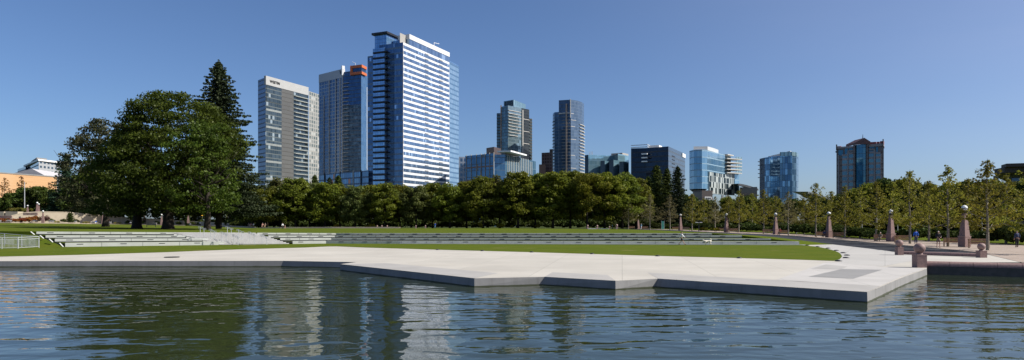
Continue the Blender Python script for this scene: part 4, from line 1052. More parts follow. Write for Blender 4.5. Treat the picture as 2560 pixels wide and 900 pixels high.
for f in range(33):
    z = H2-12-f*3.25
    if z < 22: break
    strip(t, 'balcony', atx(P0[1], P0[2], 859), atx(P0[1], P0[2], 874-(f % 3)*1.0), z, z+.3, 1.8, bpy.data.materials['grid_tower_parapet'], 0)
a, b = atx(P0[1], P0[2], 880.5), P0[2]; uo = (P0[3]-P0[2]).normalized()
o1 = body(t, [a+(b-a).normalized()*0+Vector((0, -1.5)), b+Vector((.6, -1.5)), b+Vector((.6, -1.5))+uo*9], H2-4.8, H2+1.8, (-3, 8), [g_t2b, g_t2b], 'roof_box')
for z0, z1 in ((H2+.2, H2+2.6), (H2-5.6, H2-3.4)):
    polystrip(t, 'orange_frame', [a+Vector((-.4, -1.6)), b+Vector((.7, -1.6)), b+Vector((.7, -1.6))+uo*9.5], z0, z1, .6, M['orange'], .4)
strip(t, 'orange_frame', a+Vector((-1.3, -2.1)), a+Vector((.9, -2.1)), H2-5.6, H2+2.6, .3, M['orange'], 2)
a, b = P0[3]+Vector((-2.2, -1.4)), P0[3]+Vector((-.2, -.4)); strip(t, 'white_edge', a, b, EYE+(HY-421)/F*608, EYE+(HY-216)/F*608, .7, white_span, 1)
strip(t, 'white_edge', P0[3]+Vector((-4, -.6)), P0[3]+Vector((.2, -.2)), EYE+(HY-424)/F*608, EYE+(HY-420)/F*608, 1.2, white_span, 1)
pw_ = atx(P0[0], P0[1], 855.5); p2_ = atx(P0[0], P0[1], 859.5)
strip(t, 'sign_panel', pw_+Vector((.6, 0)), p2_, H2-4.5, H2+4.0, 1.6, white_span, 1)
sign_text('W', atx(P0[0], P0[1], 850), (P0[1]-P0[0]).normalized(), H2-3.2, 5.6, M['black'], t)
m = MB(); p = P0[2]-Vector((6, -4)); m.tube([(p.x, p.y, H2+1), (p.x, p.y, H2+5)], .18, 5); m.tube([(p.x, p.y, H2+5), (p.x-2.6, p.y, H2+6.4)], .16, 5); m.build('crane_arm', M['white'], t)
# podium of both towers
g_pod = facade('podium_glass', (.05, .13, .26), (.12, .25, .42), (.08, .14, .24), (.05, .08, .14), pw=2.4, fh=4.2, sf=.25, mw=.08, metal=.5, bright=(.35, .12, .07), bp=.08)
P0, Hp = fpts([(797, 437), (862, 431), (921, 426)], 500, 0)
t = bthing('podium_building', 'low blue glass block in front of the grid tower foot, above the trees', P0[0]); body(t, P0, BZ, Hp, (0, 25), [g_pod, g_pod], 'facade')
for i, x in enumerate((812, 838, 851, 884, 903)): strip(t, 'fin', atx(P0[0], P0[-1], x), atx(P0[0], P0[-1], x+1), BZ+10, Hp+.8, .8, M['conc_step'] if i % 2 else M['dark_steel'], 0)

# --- low glass office
g_o = facade('office_glass', (.03, .10, .19), (.06, .15, .27), (.05, .09, .14), (.03, .08, .16), pw=1.7, fh=4.0, sf=.10, mw=.07, metal=.55, bright=(.12, .09, .07), bp=.03)
g_or = facade('office_glass_right', (.07, .18, .30), (.16, .30, .42), (.10, .16, .2), (.05, .10, .16), pw=1.8, fh=8, sf=.05, mw=.14, metal=.5)
P0, Ho = fpts([(1163, 390), (1235, 383)], 420, 1)
t = bthing('office_building', 'low blue glass office with white fins and brown plant box, right of the striped tower', P0[1])
body(t, P0, BZ, Ho, (8, 40), [g_o], 'facade')
for x in (1166, 1178, 1191, 1203, 1213, 1224, 1234.5): strip(t, 'fin', atx(P0[0], P0[1], x), atx(P0[0], P0[1], x+.9), BZ+5, Ho+.6, .35, M['conc_grey'], 0)
strip(t, 'brown_band', P0[0], P0[1], Ho-8.2, Ho-7.3, .12, M['granite'], 0); strip(t, 'brown_band', P0[0], P0[1], Ho-16.3, Ho-15.4, .12, M['granite'], 0)
Q, Hq = fpts([(1236, 386), (1263, 387), (1339.5, 403.6)], 428, 1)
body(t, Q, BZ, Hq, (6, 30), [g_o, g_or], 'facade')
for i in range(15): x = 1268+i*4.3; strip(t, 'fin', atx(Q[1], Q[2], x), atx(Q[1], Q[2], x+.7), BZ+5, Hq+.2 if x < 1322 else Hq-1, .4, M['conc_step'], 0)
m = MB(); c = [Vector((W(1243, 0, 424).x, 424)), Vector((W(1277, 0, 421).x, 421)), Vector((W(1317, 0, 447).x, 447)), Vector((W(1283, 0, 452).x, 452))]
m.prism([(p.x, p.y) for p in c], Hq+1.2, Hq+2.1); m.build('canopy_roof', M['white'], t)
P1, Hb = fpts([(1216, 370), (1235, 367), (1252, 371.5)], 440, 0); dbr = plain('dark_brown_box', (.06, .042, .04), .6, 0, .1, .4); body(t, P1, Ho-2, Hb, (3, 12), [dbr, dbr], 'plant_box')
g_p = facade('pale_grid_block', (.05, .10, .18), (.10, .18, .28), (.42, .46, .52), (.42, .46, .52), pw=2.6, fh=3.4, sf=.35, mw=.36, metal=.3)
P0, Hs = fpts([(1147, 392), (1164, 392)], 470, 0); t = bthing('side_building', 'narrow pale gridded block squeezed between striped tower and low glass office', P0[0]); body(t, P0, BZ, Hs, (3, 30), [g_p], 'facade')

# --- twin condo towers
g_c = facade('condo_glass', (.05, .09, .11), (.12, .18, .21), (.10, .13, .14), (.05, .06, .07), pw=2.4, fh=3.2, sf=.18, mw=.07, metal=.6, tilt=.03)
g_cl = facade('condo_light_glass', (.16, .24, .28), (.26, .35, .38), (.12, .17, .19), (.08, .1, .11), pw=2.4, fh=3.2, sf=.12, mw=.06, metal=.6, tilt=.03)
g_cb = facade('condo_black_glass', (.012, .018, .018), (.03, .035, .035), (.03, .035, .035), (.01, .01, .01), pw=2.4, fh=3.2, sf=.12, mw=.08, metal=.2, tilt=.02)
g_crown = facade('condo_crown', (.16, .28, .34), (.28, .42, .48), None, (.04, .07, .08), pw=2.2, fh=6, mw=.16, metal=.4, tilt=.02)
slab = plain('pale_slab', (.52, .50, .46), .6, 0, .05, .4); tanfin = plain('tan_fin', (.40, .31, .24), .6, 0, .06, .4)
P0, Hc = fpts([(1252, 267), (1270, 263.5), (1304, 270), (1323, 274)], 700, 1)
t = bthing('condo_tower', 'left one of two slim dark condo towers, stepped crown over the low office', P0[1])
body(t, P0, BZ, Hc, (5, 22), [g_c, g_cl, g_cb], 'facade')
pl2 = [P0[0]+Vector((-4.3, 4)), P0[0]+Vector((0, 3))]; body(t, pl2, BZ, Hc-6, (3, 16), [g_c], 'side_wing')
pr2 = [P0[3]+Vector((0, 2)), P0[3]+Vector((3.2, 4.5))]; body(t, pr2, BZ, Hc-9, (1, 12), [g_c], 'side_wing')
P1, H1_ = fpts([(1259.5, 253), (1284, 249), (1314, 261)], 708, 1); body(t, P1, Hc, H1_, (4, 12), [g_crown, g_crown], 'crown')
for k in range(9): x = 1262+k*2.5; strip(t, 'crown_fin', atx(P1[0], P1[1], x), atx(P1[0], P1[1], x+.7), Hc+1, H1_-.6, .5, M['dark_steel'], 0)
strip(t, 'fin', atx(P0[2], P0[3], 1304.5), atx(P0[2], P0[3], 1306), BZ, Hc-2, 1.2, slab, 0); strip(t, 'fin', P0[0]+Vector((-.4, 0)), P0[0]+Vector((.8, 0)), BZ, Hc+1.5, 1.2, tanfin, 0)
for f in range(36):
    z = Hc-5-f*3.2
    if z < 45: break
    if f < 8: strip(t, 'balcony', P0[1], P0[2]-Vector((1.2, 0)), z, z+.45, 1.1, slab, 0)
    elif f % 5 == 3: strip(t, 'balcony', P0[1]+Vector((1+(f % 2)*4, 0)), atx(P0[1], P0[2], 1294), z, z+.5, .6, slab, 0)
    if f % 4 == 2: strip(t, 'floor_band', atx(P0[2], P0[3], 1308), P0[3], z, z+.5, .4, slab, 0)
    strip(t, 'balcony', pr2[0], pr2[1], z-5, z-4.6, .9, M['conc_dark'], 0); strip(t, 'balcony', pl2[0], pl2[1], z-3, z-2.6, 1.0, M['conc_dark'], 0)
P0, Hd = fpts([(1392, 270), (1427, 267), (1446, 270), (1456, 276), (1460, 284)], 680, 1); Hd = EYE+(HY-249)/F*680
t = bthing('condo_tower', 'right one of two slim dark condo towers, with rounded glass right corner', P0[1])
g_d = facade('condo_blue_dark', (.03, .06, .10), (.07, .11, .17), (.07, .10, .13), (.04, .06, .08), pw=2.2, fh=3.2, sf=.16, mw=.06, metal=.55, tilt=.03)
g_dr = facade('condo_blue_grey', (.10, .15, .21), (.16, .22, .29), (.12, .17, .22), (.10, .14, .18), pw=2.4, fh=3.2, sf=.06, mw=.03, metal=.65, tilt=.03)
P0[0] = Vector((W(1397, 0, 684).x, 684)); P0[1] = Vector((W(1427, 0, 680).x, 680)); P0[2] = Vector((W(1444, 0, 686).x, 686)); P0[3] = Vector((W(1455, 0, 695).x, 695)); P0[4] = Vector((W(1460, 0, 705).x, 705))
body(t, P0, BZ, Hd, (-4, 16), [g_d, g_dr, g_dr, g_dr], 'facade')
pl2 = [Vector((W(1382, 0, 696).x, 696)), Vector((W(1386, 0, 688).x, 688)), P0[0]+Vector((0, .5))]; body(t, pl2, BZ, EYE+(HY-281)/F*688, (2, 14), [g_d, g_d], 'side_wing')
strip(t, 'fin', atx(P0[0], P0[1], 1415), atx(P0[0], P0[1], 1418), BZ, Hd-4, 1.5, tanfin, 0)
strip(t, 'crown_fin', atx(P0[0], P0[1], 1425), P0[1], Hd-18, Hd+.5, .8, slab, 0)
strip(t, 'crown_fin', P0[0], P0[1], Hd-14, Hd-12.8, .9, slab, 0)
for f in range(36):
    z = Hd-14-f*3.2
    if z < 45: break
    strip(t, 'balcony', atx(P0[0], P0[1], 1405), atx(P0[0], P0[1], 1425), z, z+.4, 1.0, M['conc_grey'], 0)
    if f > 2: polystrip(t, 'balcony', [atx(P0[2], P0[3], 1448), P0[3], P0[4]], z, z+.55, 1.1, slab)
    if f > 1: polystrip(t, 'balcony', pl2[:2], z, z+.4, .8, M['conc_grey'])
    if f in (0, 2, 4, 8, 13, 17, 22): strip(t, 'floor_band', P0[1], atx(P0[1], P0[2], 1434+(f % 3)*3), z, z+.45, .25, slab, 0)
brick = facade('pink_brown_stone', (.07, .05, .055), (.09, .062, .065), (.115, .078, .08), (.115, .078, .08), pw=3, fh=3.6, sf=.35, mw=.3, metal=.1)
P0, Hk = fpts([(1354, 382), (1392, 380)], 760, 0); t = bthing('stone_building', 'pink-brown stone block partly hidden behind the right condo tower', P0[0]); body(t, P0, BZ, Hk, (5, 30), [brick], 'facade')
strip(t, 'upper_block', atx(P0[0], P0[1], 1374), P0[1], Hk, Hk+3.5, 0, dbr, 12); P1, H1_ = fpts([(1347.5, 411), (1364, 411)], 740, 0); body(t, P1, BZ, H1_, (0, 12), [dbr], 'lower_block')

# --- teal glass complex
g_t = facade('teal_glass', (.22, .42, .52), (.34, .55, .64), (.10, .20, .27), (.07, .15, .2), pw=2.0, fh=3.6, sf=.10, mw=.10, metal=.65, tilt=.015)
dkg = facade('teal_dark_glass', (.02, .035, .05), (.04, .06, .08), None, None, pw=2, fh=3.6, metal=.3)
P0, Ht = fpts([(1462, 388), (1471, 388), (1530, 389), (1545, 396), (1558, 390), (1572, 401)], 560, 0)
dd = [560, 556, 562, 548, 556, 566]; xx = [1462, 1471, 1530, 1545, 1559, 1572]; P0 = [Vector((W(x, 0, d).x, d)) for x, d in zip(xx, dd)]
t = bthing('teal_building', 'wide low teal glass building with dark slots between condo tower and dark office', P0[1])
body(t, P0, BZ, Ht, (0, 30), [dkg, g_t, dkg, g_t, g_t], 'facade')
for x0, x1, yt, D in ((1501, 1512, 402, 546), (1523, 1534, 400, 540), (1548, 1559, 404, 538)):
    body(t, [Vector((W(x0, 0, D).x, D)), Vector((W(x1, 0, D-1).x, D-1)), Vector((W(x1+13, 0, D+6).x, D+6))], BZ, EYE+(HY-yt)/F*D, (0, 10), [dkg, g_t], 'bay')
m = MB()
for x in (1474, 1478, 1481): p = W(x, 380, 565); m.tube([(p.x, p.y, Ht), (p.x, p.y, Ht+3.5)], .22, 5)
m.build('antenna', M['steel'], t)
m = MB(); c = [Vector((W(1528, 0, 562).x, 562)), Vector((W(1556, 0, 556).x, 556)), Vector((W(1571, 0, 566).x, 566)), Vector((W(1560, 0, 585).x, 585))]; m.prism([(p.x, p.y) for p in c], Ht, Ht+1.6, m=0); m.build('roof', M['conc_grey'], t)

# --- dark blue office
g_n = facade('navy_glass', (.008, .018, .035), (.012, .025, .05), (.006, .014, .028), (.008, .015, .03), pw=1.6, fh=3.7, sf=.3, mw=.06, metal=.75, tilt=.01)
g_nr = facade('navy_glass_right', (.07, .10, .15), (.10, .14, .19), (.06, .085, .12), (.05, .07, .10), pw=1.6, fh=3.7, sf=.35, mw=.05, metal=.55, tilt=.01)
P0, Hn = fpts([(1577.5, 371), (1615, 370), (1671, 366), (1712.5, 384.5)], 500, 2); Hn = EYE+(HY-366)/F*500
t = bthing('navy_building', 'dark navy glass office block with three pale balconies on its front', P0[2]); body(t, P0, BZ, Hn, (6, 50), [g_n, g_n, g_nr], 'facade')
for y in (385.5, 395, 404.5): z = EYE+(HY-y)/F*505; strip(t, 'balcony', atx(P0[0], P0[2], 1605), atx(P0[0], P0[2], 1619), z, z+.9, 1.6, M['white'], 0)
for y in (388, 397, 407, 416): z = EYE+(HY-y)/F*512; strip(t, 'vent', atx(P0[2], P0[3], 1680), atx(P0[2], P0[3], 1687), z-1, z-.2, .15, M['black'], 0)
for zz in (.3, 1.9): polystrip(t, 'roof_rail', [P0[0], atx(P0[0], P0[2], 1618), atx(P0[0], P0[2], 1618)+Vector((4, 8))], Hn+zz, Hn+zz+.5, .3, M['steel'], .3)
strip(t, 'plant_box', atx(P0[0], P0[2], 1626)+Vector((0, 6)), atx(P0[0], P0[2], 1652)+Vector((0, 6)), Hn, Hn+2, 0, M['white'], 8)
strip(t, 'corner_box', atx(P0[2], P0[3], 1705), P0[3], Hn-3.5, Hn-.5, .5, M['white'], .3)

# --- pale curved glass block with balconies
g_a = facade('curved_glass', (.13, .28, .42), (.22, .38, .52), (.24, .36, .45), (.10, .2, .3), pw=1.7, fh=3.6, sf=.14, mw=.06, metal=.6, tilt=.02)
def checker(name, dark, light, pw, fh, th=.42, sky=None):
    t = NT(name); uv = t.coord('UV'); sp = t.n('ShaderNodeSeparateXYZ'); t.l(uv, sp.inputs[0]); iv = t.math('FLOOR', t.math('DIVIDE', sp.outputs[1], fh))
    u = t.math('ADD', t.math('DIVIDE', sp.outputs[0], pw), t.math('MULTIPLY', t.math('MODULO', iv, 2), 1.5)); cb = t.n('ShaderNodeCombineXYZ'); t.l(t.math('FLOOR', u), cb.inputs[0]); t.l(iv, cb.inputs[1])
    wn = t.n('ShaderNodeTexWhiteNoise'); t.l(cb.outputs[0], wn.inputs['Vector']); k = t.math('LESS_THAN', wn.outputs['Value'], th)
    fl = t.math('LESS_THAN', t.math('FRACT', t.math('DIVIDE', sp.outputs[1], fh)), .1); b = t.mix(k, dark, light)
    b = t.mix(fl, b, tuple(x*.8 for x in light) if not sky else sky)
    return t.principled(b, t.mixf(k, .08, .4), t.mixf(k, .4, 0.05), .5)
g_ch = checker('checker_facade', (.03, .05, .06), (.42, .46, .45), .85, 3.3, .46)
xx = [1723.5, 1735, 1755, 1768]; dd = [388, 381, 380, 382]; P0 = [Vector((W(x, 0, d).x, d)) for x, d in zip(xx, dd)]
ztop = EYE+(HY-374)/F*381; zlow = EYE+(HY-472)/F*381
t = bthing('curved_building', 'pale blue curved glass block with white checker side and jutting balconies', P0[1])
body(t, P0, zlow, ztop, (12, 30), [g_a]*3, 'facade')
Q = [P0[3], Vector((W(1790, 0, 394).x, 394)), Vector((W(1813, 0, 406).x, 406))]
body(t, Q, zlow-1.5, ztop-.3, (-8, 24), [g_a, g_a], 'facade')
strip(t, 'checker_panel', Q[0], Q[2], zlow-1.5, ztop-12.2, .15, g_ch, 0)
# give the checker panel its own UV sheet
def uvsheet(root, name, a, b, z0, z1, out, mat):
    u = (b-a); L = u.length; u = u/L; n = Vector((u.y, -u.x))*out; m = MB(); a2, b2 = a+n, b+n
    m.face([(a2.x, a2.y, z0), (b2.x, b2.y, z0), (b2.x, b2.y, z1), (a2.x, a2.y, z1)], 0, [(0, z0), (L, z0), (L, z1), (0, z1)]); m.prism([(p.x, p.y) for p in (a+n*.95, b+n*.95, b, a)], z0, z1)
    return m.build(name, mat, root)
bpy.data.objects.remove([o for o in t.children if o.name.startswith('checker_panel')][0])
uvsheet(t, 'checker_panel', atx(Q[0], Q[2], 1771), Q[2], zlow-2.5, ztop-12.2, .6, g_ch)
e0 = Q[2]; e1 = Vector((W(1848, 0, 414).x, 414)); em = atx(e0, e1, 1836)
uvsheet(t, 'checker_panel', e0, em, zlow-2.5, EYE+(HY-431)/F*410, .2, g_ch); body(t, [em, e1], zlow-1, EYE+(HY-431)/F*412, (-3, 14), [g_a], 'corner_bay')
body(t, [e0+Vector((0, 2)), em+Vector((-1.5, 2))], zlow, EYE+(HY-390)/F*410, (-2, 12), [g_c], 'recessed_wall')
for i, (y, x1) in enumerate([(387, 1828), (397, 1850), (406.5, 1850), (415, 1850), (423.5, 1850), (432, 1850)]):
    z = EYE+(HY-y)/F*410; b = Vector((W(x1, 0, 413).x, 413)); strip(t, 'balcony', e0, b, z-.5, z, 1.6, slab, 5)
    if i: strip(t, 'balcony_glass', atx(e0, b, 1835), b, z, z+1.1, 1.5, g_crown, -1.4)
m = MB(); c = [Vector((W(x, 0, d).x, d)) for x, d in ((1734, 384), (1769, 384), (1783, 392), (1796, 402), (1780, 420), (1745, 415))]; m.prism([(p.x, p.y) for p in c], ztop, EYE+(HY-366)/F*384); m.build('roof_cap', plain('pale_roof', (.55, .57, .58), .5, 0, .04, .4), t)
brn = facade('brown_base', (.09, .07, .065), (.10, .08, .072), (.14, .11, .10), None, pw=4, fh=4, sf=.2, metal=0, tilt=0)
b0_ = [Vector((W(x, 0, d).x, d)) for x, d in ((1732, 376), (1755, 372), (1781, 374), (1783, 384))]
t = bthing('brown_building', 'brown lower block with white framed windows under the curved glass one', b0_[1]); body(t, b0_, BZ, zlow-1.3, (0, 20), [brn, plain('dark_brown', (.05, .038, .036), .6, 0, .1, .4), brn], 'facade')
for y0, y1 in ((492, 500), (509, 519)):
    w = strip(t, 'window', atx(b0_[1], b0_[2], 1761.5), atx(b0_[1], b0_[2], 1778), EYE+(HY-y1)/F*373, EYE+(HY-y0)/F*373, .3, M['white'], 0)
    strip(w, 'pane', atx(b0_[1], b0_[2], 1763), atx(b0_[1], b0_[2], 1776.5), EYE+(HY-y1)/F*373+.4, EYE+(HY-y0)/F*373-.4, .36, g_wside, 0) if False else None
    for s_ in range(3): strip(t, 'pane', atx(b0_[1], b0_[2], 1763+s_*4.8), atx(b0_[1], b0_[2], 1766.8+s_*4.8), EYE+(HY-y1)/F*373+.35, EYE+(HY-y0)/F*373-.35, .36, M['carglass'], 0)
strip(t, 'pillar', W(1803, 0, 396).xy, W(1807, 0, 396).xy, BZ, zlow-3, 1.5, slab, 0); strip(t, 'pillar', W(1813, 0, 398).xy, W(1819, 0, 398).xy, BZ, zlow-3, 1.5, slab, 0)
# low brown building with curved roof
c0 = [Vector((W(x, 0, d).x, d)) for x, d in ((1849, 402), (1893, 396))]
t = bthing('curved_roof_building', 'low brown building with a shallow curved roof between two glass blocks', c0[0]); body(t, c0, BZ, EYE+(HY-468)/F*400, (0, 15), [brn], 'facade')
m = MB(); k = 8; A_ = [W(lerp(1846, 1896, i/k), lerp(459, 472, (i/k)**1.5), 398) for i in range(k+1)]; m.loft([A_, [p+Vector((0, 16, .6)) for p in A_]]); m.loft([[p-Vector((0, 0, 1.2)) for p in A_], A_]); m.build('roof', M['conc_dark'], t)

# --- blue rounded block
g_b = facade('rounded_blue_glass', (.05, .12, .22), (.14, .26, .40), (.04, .10, .18), (.03, .08, .15), pw=1.5, fh=3.6, sf=.06, mw=.12, metal=.6, tilt=.03, bright=(.22, .4, .58), bp=.2)
xx = [1899, 1912, 1925, 1950, 1980, 1991, 1996]; dd = [436, 428, 423, 418, 416, 420, 428]; P0 = [Vector((W(x, 0, d).x, d)) for x, d in zip(xx, dd)]; zt = EYE+(HY-390)/F*418
t = bthing('rounded_building', 'blue glass block with rounded right end and small balconies on its left', P0[3]); body(t, P0, BZ, zt, (0, 22), [g_d]+[g_b]*5, 'facade')
polystrip(t, 'glass_parapet', P0[3:], zt, zt+2.4, .1, g_crown, .15)
m = MB(); c = [Vector((W(x, 0, d).x, d)) for x, d in ((1920, 428), (1945, 422), (1976, 419), (1978, 430), (1930, 440))]; A_ = c
vs = [(p.x, p.y, z) for z in (zt, ) for p in c]+[(p.x, p.y, EYE+(HY-y)/F*p.y) for p, y in zip(c, (391, 385, 377, 377, 390))]
m.raw(vs, [(4, 3, 2, 1, 0), (5, 6, 7, 8, 9)]+[(i, (i+1) % 5, 5+(i+1) % 5, 5+i) for i in range(5)]); m.build('roof_cap', bpy.data.materials['pale_roof'], t)
for y in (402, 411, 421.5, 432, 442): z = EYE+(HY-y)/F*432; strip(t, 'balcony', P0[0]+Vector((-.9, .3)), P0[0]+Vector((1.4, -.8)), z-.4, z, 1.0, slab, 1)

# --- postmodern tower on the right
mb_ = facade('brown_tower_wall', (.10, .06, .052), (.115, .07, .06), (.13, .082, .07), None, pw=3, fh=3.6, sf=.25, metal=0, tilt=0); g_k = facade('brown_tower_glass', (.015, .09, .16), (.03, .14, .22), (.02, .06, .1), (.015, .05, .08), pw=2.2, fh=3.6, sf=.05, mw=.05, metal=.5)
g_kw = facade('brown_tower_windows', (.05, .14, .22), (.08, .20, .28), (.30, .27, .27), None, pw=30, fh=3.6, sf=.42, metal=.35, tilt=.01)
frm = plain('pinkish_frame', (.27, .24, .245), .6, 0, .06, .4); redroof = plain('red_roof_tiles', (.25, .05, .05), .6, 0, .1, .5)
a = Vector((W(2091, 0, 440).x, 440)); b = Vector((W(2209.5, 0, 424).x, 424)); ax = lambda x: atx(a, b, x); zk = lambda y, x: EYE+(HY-y)/F*ax(x).y
t = bthing('brown_tower', 'brown tower with central blue glass bay, gabled top and corner spires at right', a)
zm = zk(371, 2100); body(t, [a, b], BZ, zm, (10, 36), [mb_], 'facade')
for x0, x1, yt in ((2137.5, 2167, 360),):
    body(t, [ax(x0)+Vector((0, -.8)), (ax(x0)+ax(x1))/2+Vector((0, -3)), ax(x1)+Vector((0, -.8))], BZ, zk(362, 2150), (0, 3), [g_k, g_k], 'glass_bay')
for x0, x1 in ((2134, 2138.5), (2167, 2171)): strip(t, 'pier', ax(x0), ax(x1), BZ, zk(358, 2150), 1.6, mb_, 2)
for x0, x1, yt in ((2106, 2118.5, 391), (2122.5, 2133.5, 386), (2172.5, 2184.5, 384), (2190, 2201.5, 385)): 
    uvsheet(t, 'window_column', ax(x0), ax(x1), BZ, zk(yt, x0), .5, g_kw)
    strip(t, 'frame', ax(x0-.5), ax(x1+.5), zk(yt, x0), zk(yt, x0)+1.2, .8, frm, 0)
for x0, x1, yt in ((2118.5, 2122, 377), (2185, 2189, 372), (2201.8, 2203.4, 385), (2096, 2098.5, 388)): strip(t, 'frame', ax(x0), ax(x1), BZ, zk(yt, x0), .9, frm, 0)
strip(t, 'frame', ax(2118.5), ax(2133.5), zk(379.5, 2120), zk(376.5, 2120), .9, frm, 0); strip(t, 'frame', ax(2172), ax(2189), zk(375, 2180), zk(372, 2180), .9, frm, 0)
for x0, x1, y0, y1 in ((2096, 2108, 376, 389), (2112, 2120, 369.5, 391), (2122, 2133, 370, 375.5), (2173, 2186, 366, 371), (2190, 2195, 367, 384), (2123, 2133, 382, 387), (2172, 2184, 377, 383)): uvsheet(t, 'window', ax(x0), ax(x1), zk(y1, x0), zk(y0, x0), .35, g_k)
strip(t, 'cornice', ax(2091), ax(2135), zm-.2, zk(366.5, 2110), .6, frm, 3); strip(t, 'cornice', ax(2171), ax(2209), zm-.2, zk(360, 2190), .6, frm, 3)
for x0, x1, y0, y1 in ((2091.5, 2102, 372, 366), (2173, 2190, 361, 355.5), (2192, 2198, 361, 354.5), (2200, 2209, 361, 353)): strip(t, 'roof', ax(x0), ax(x1), zk(y0, x0), zk(y1, x0), .2, redroof, 2.5)
for x, y0, y1 in ((2091.8, 376, 361.5), (2208, 366, 348)): strip(t, 'spire', ax(x-1.1), ax(x+1.1), zk(y0, x), zk(y1, x), 1.0, M['black'], .6)
for x, y in ((2091, 378), (2210, 367)): strip(t, 'corbel', ax(x-1.4), ax(x+1.4), zk(y+3.5, x), zk(y, x), 1.3, mb_, 1)
m = MB(); p0, p1, pm = ax(2134)+Vector((0, -2)), ax(2172)+Vector((0, -2)), (ax(2134)+ax(2172))/2+Vector((0, -4)); zb = zk(356, 2150); za = zk(346.5, 2152)
vs = [(p0.x, p0.y, zb), (pm.x, pm.y, zb), (p1.x, p1.y, zb), (p1.x, p1.y+12, zb), (p0.x, p0.y+12, zb), (pm.x, pm.y, za), (pm.x, pm.y+12, za)]
vs += [(v[0], v[1], zk(362, 2150)) for v in vs[:5]]
m.raw(vs, [(0, 1, 5), (1, 2, 5), (2, 3, 6, 5), (4, 0, 5, 6), (3, 4, 6), (7, 8, 1, 0), (8, 9, 2, 1), (9, 10, 3, 2), (11, 7, 0, 4)]); m.build('gable_roof', plain('gable_brown', (.13, .06, .055), .6, 0, .1, .4), t)
m = MB(); m.tube([(pm.x, pm.y+2, za-1), (pm.x, pm.y+2, za+2.4)], [.3, .1], 5); m.build('spire', M['black'], t)
for i in range(24): z = zk(405, 2206)-i*3.3; strip(t, 'ledge', ax(2203.6), ax(2209), z-.4, z, .25, frm, 0) if z > 18 else None

# --- white low building behind the young trees
a = W(2022, 0, 300).xy; b = W(2092, 0, 296).xy
t = bthing('white_building', 'low white building with sloping roof glimpsed behind young trees', a); z0 = EYE+(HY-500)/F*298
body(t, [a, b], BZ, z0, (0, 20), [g_d], 'facade')
m = MB(); c = [(2020, 479), (2034, 480), (2092, 503)]; A_ = [W(x, y, 297) for x, y in c]; m.loft([A_, [p+Vector((0, 22, 1)) for p in A_]]); m.loft([[p-Vector((0, 0, 1.0)) for p in A_], A_]); m.build('roof', M['conc_step'], t)
# --- overhanging roof building at the far right
t = bthing('pavilion', 'dark flat-roofed building with deep overhang at the top right edge', W(2530, 0, 150))
m = MB(); c = [(2486, 148), (2511, 143), (2700, 138), (2700, 165), (2500, 165)]; c = [W(x, 0, d).xy for x, d in c]; m.prism([(p.x, p.y) for p in c], EYE+(HY-434)/F*146, EYE+(HY-421)/F*146); m.build('roof', plain('eaves_brown', (.05, .035, .03), .6, 0, .1, .5), t)
m = MB(); c = [(2503, 146), (2516, 142), (2700, 137), (2700, 160), (2516, 160)]; c = [W(x, 0, d).xy for x, d in c]; m.prism([(p.x, p.y) for p in c], EYE+(HY-421)/F*146, EYE+(HY-413)/F*146); m.build('roof', bpy.data.materials['eaves_brown'], t)
a, b = W(2514, 0, 152).xy, W(2560, 0, 150).xy; c_ = W(2700, 0, 148).xy
body(t, [a, b, c_], BZ, EYE+(HY-432)/F*150, (0, 12), [plain('grey_panel', (.20, .22, .25), .5, 0, .06, .5), g_wside], 'wall')
m = MB(); p = W(2490, 0, 148); m.box((p.x, p.y, 6.8), (.7, .7, 13)); m.build('column', M['conc_dark'], t)
for y in (445, 470): strip(t, 'window', W(2527, 0, 151).xy, W(2556, 0, 149.8).xy, EYE+(HY-y-14)/F*150, EYE+(HY-y)/F*150, .2, g_wside, 0)

# --- left side buildings
tanb = facade('tan_brick', (.52, .31, .16), (.55, .335, .175), (.56, .34, .18), None, pw=9, fh=1.2, sf=.08, metal=0, tilt=0)
a, b = W(-420, 0, 262).xy, W(142, 0, 352).xy; zt = EYE+(HY-443)/F*352
t = bthing('brick_building', 'long windowless tan brick building at the far left behind shrubs', W(60, 0, 352)); body(t, [a, b], BZ, zt, (0, 40), [tanb], 'wall')
strip(t, 'coping', a, b, zt, zt+.5, .2, M['conc_dark'], 1)
m = MB(); D = 392; k = [(22, 436), (80, 421.5), (116, 441)]; A_ = [W(x, y, D) for x, y in k]; B_ = [p+Vector((-5, 30, 0)) for p in A_]
m.raw(A_+B_+[A_[0]-Vector((0, 0, 12)), A_[2]-Vector((0, 0, 12))], [(0, 1, 4, 3), (1, 2, 5, 4), (6, 7, 2, 1, 0)]); m.build('gable', plain('pale_gable', (.50, .48, .48), .5, 0, .04, .4), t)
g_l = facade('grey_block_windows', (.04, .07, .10), (.08, .12, .16), (.36, .37, .38), (.36, .37, .38), pw=4.4, fh=3.6, sf=.5, mw=.45, metal=.3)
g_ll = facade('grey_block_glass', (.03, .06, .12), (.05, .09, .16), (.06, .08, .12), None, pw=2.4, fh=3.6, sf=.3, metal=.4)
P0 = [Vector((W(x, 0, d).x, d)) for x, d in ((66, 620), (97, 560), (150, 585))]; zt = EYE+(HY-402)/F*560
t = bthing('grey_building', 'grey and white block with roof overhang rising behind the tan brick building', P0[1]); body(t, P0, BZ, zt, (20, 30), [g_ll, g_l], 'facade')
polystrip(t, 'roof_edge', P0, zt, zt+1.4, 2.2, M['white'], 3); P1 = [Vector((W(x, 0, d).x, d)) for x, d in ((78, 610), (92, 575), (117, 585))]; body(t, P1, zt, EYE+(HY-393.5)/F*575, (10, 20), [M['conc_dark']]*2, 'plant_box')
P1 = [Vector((W(x, 0, d).x, d)) for x, d in ((44, 640), (64, 610), (68, 612))]; body(t, P1, BZ, EYE+(HY-417)/F*612, (10, 20), [g_ll]*2, 'lower_wing')

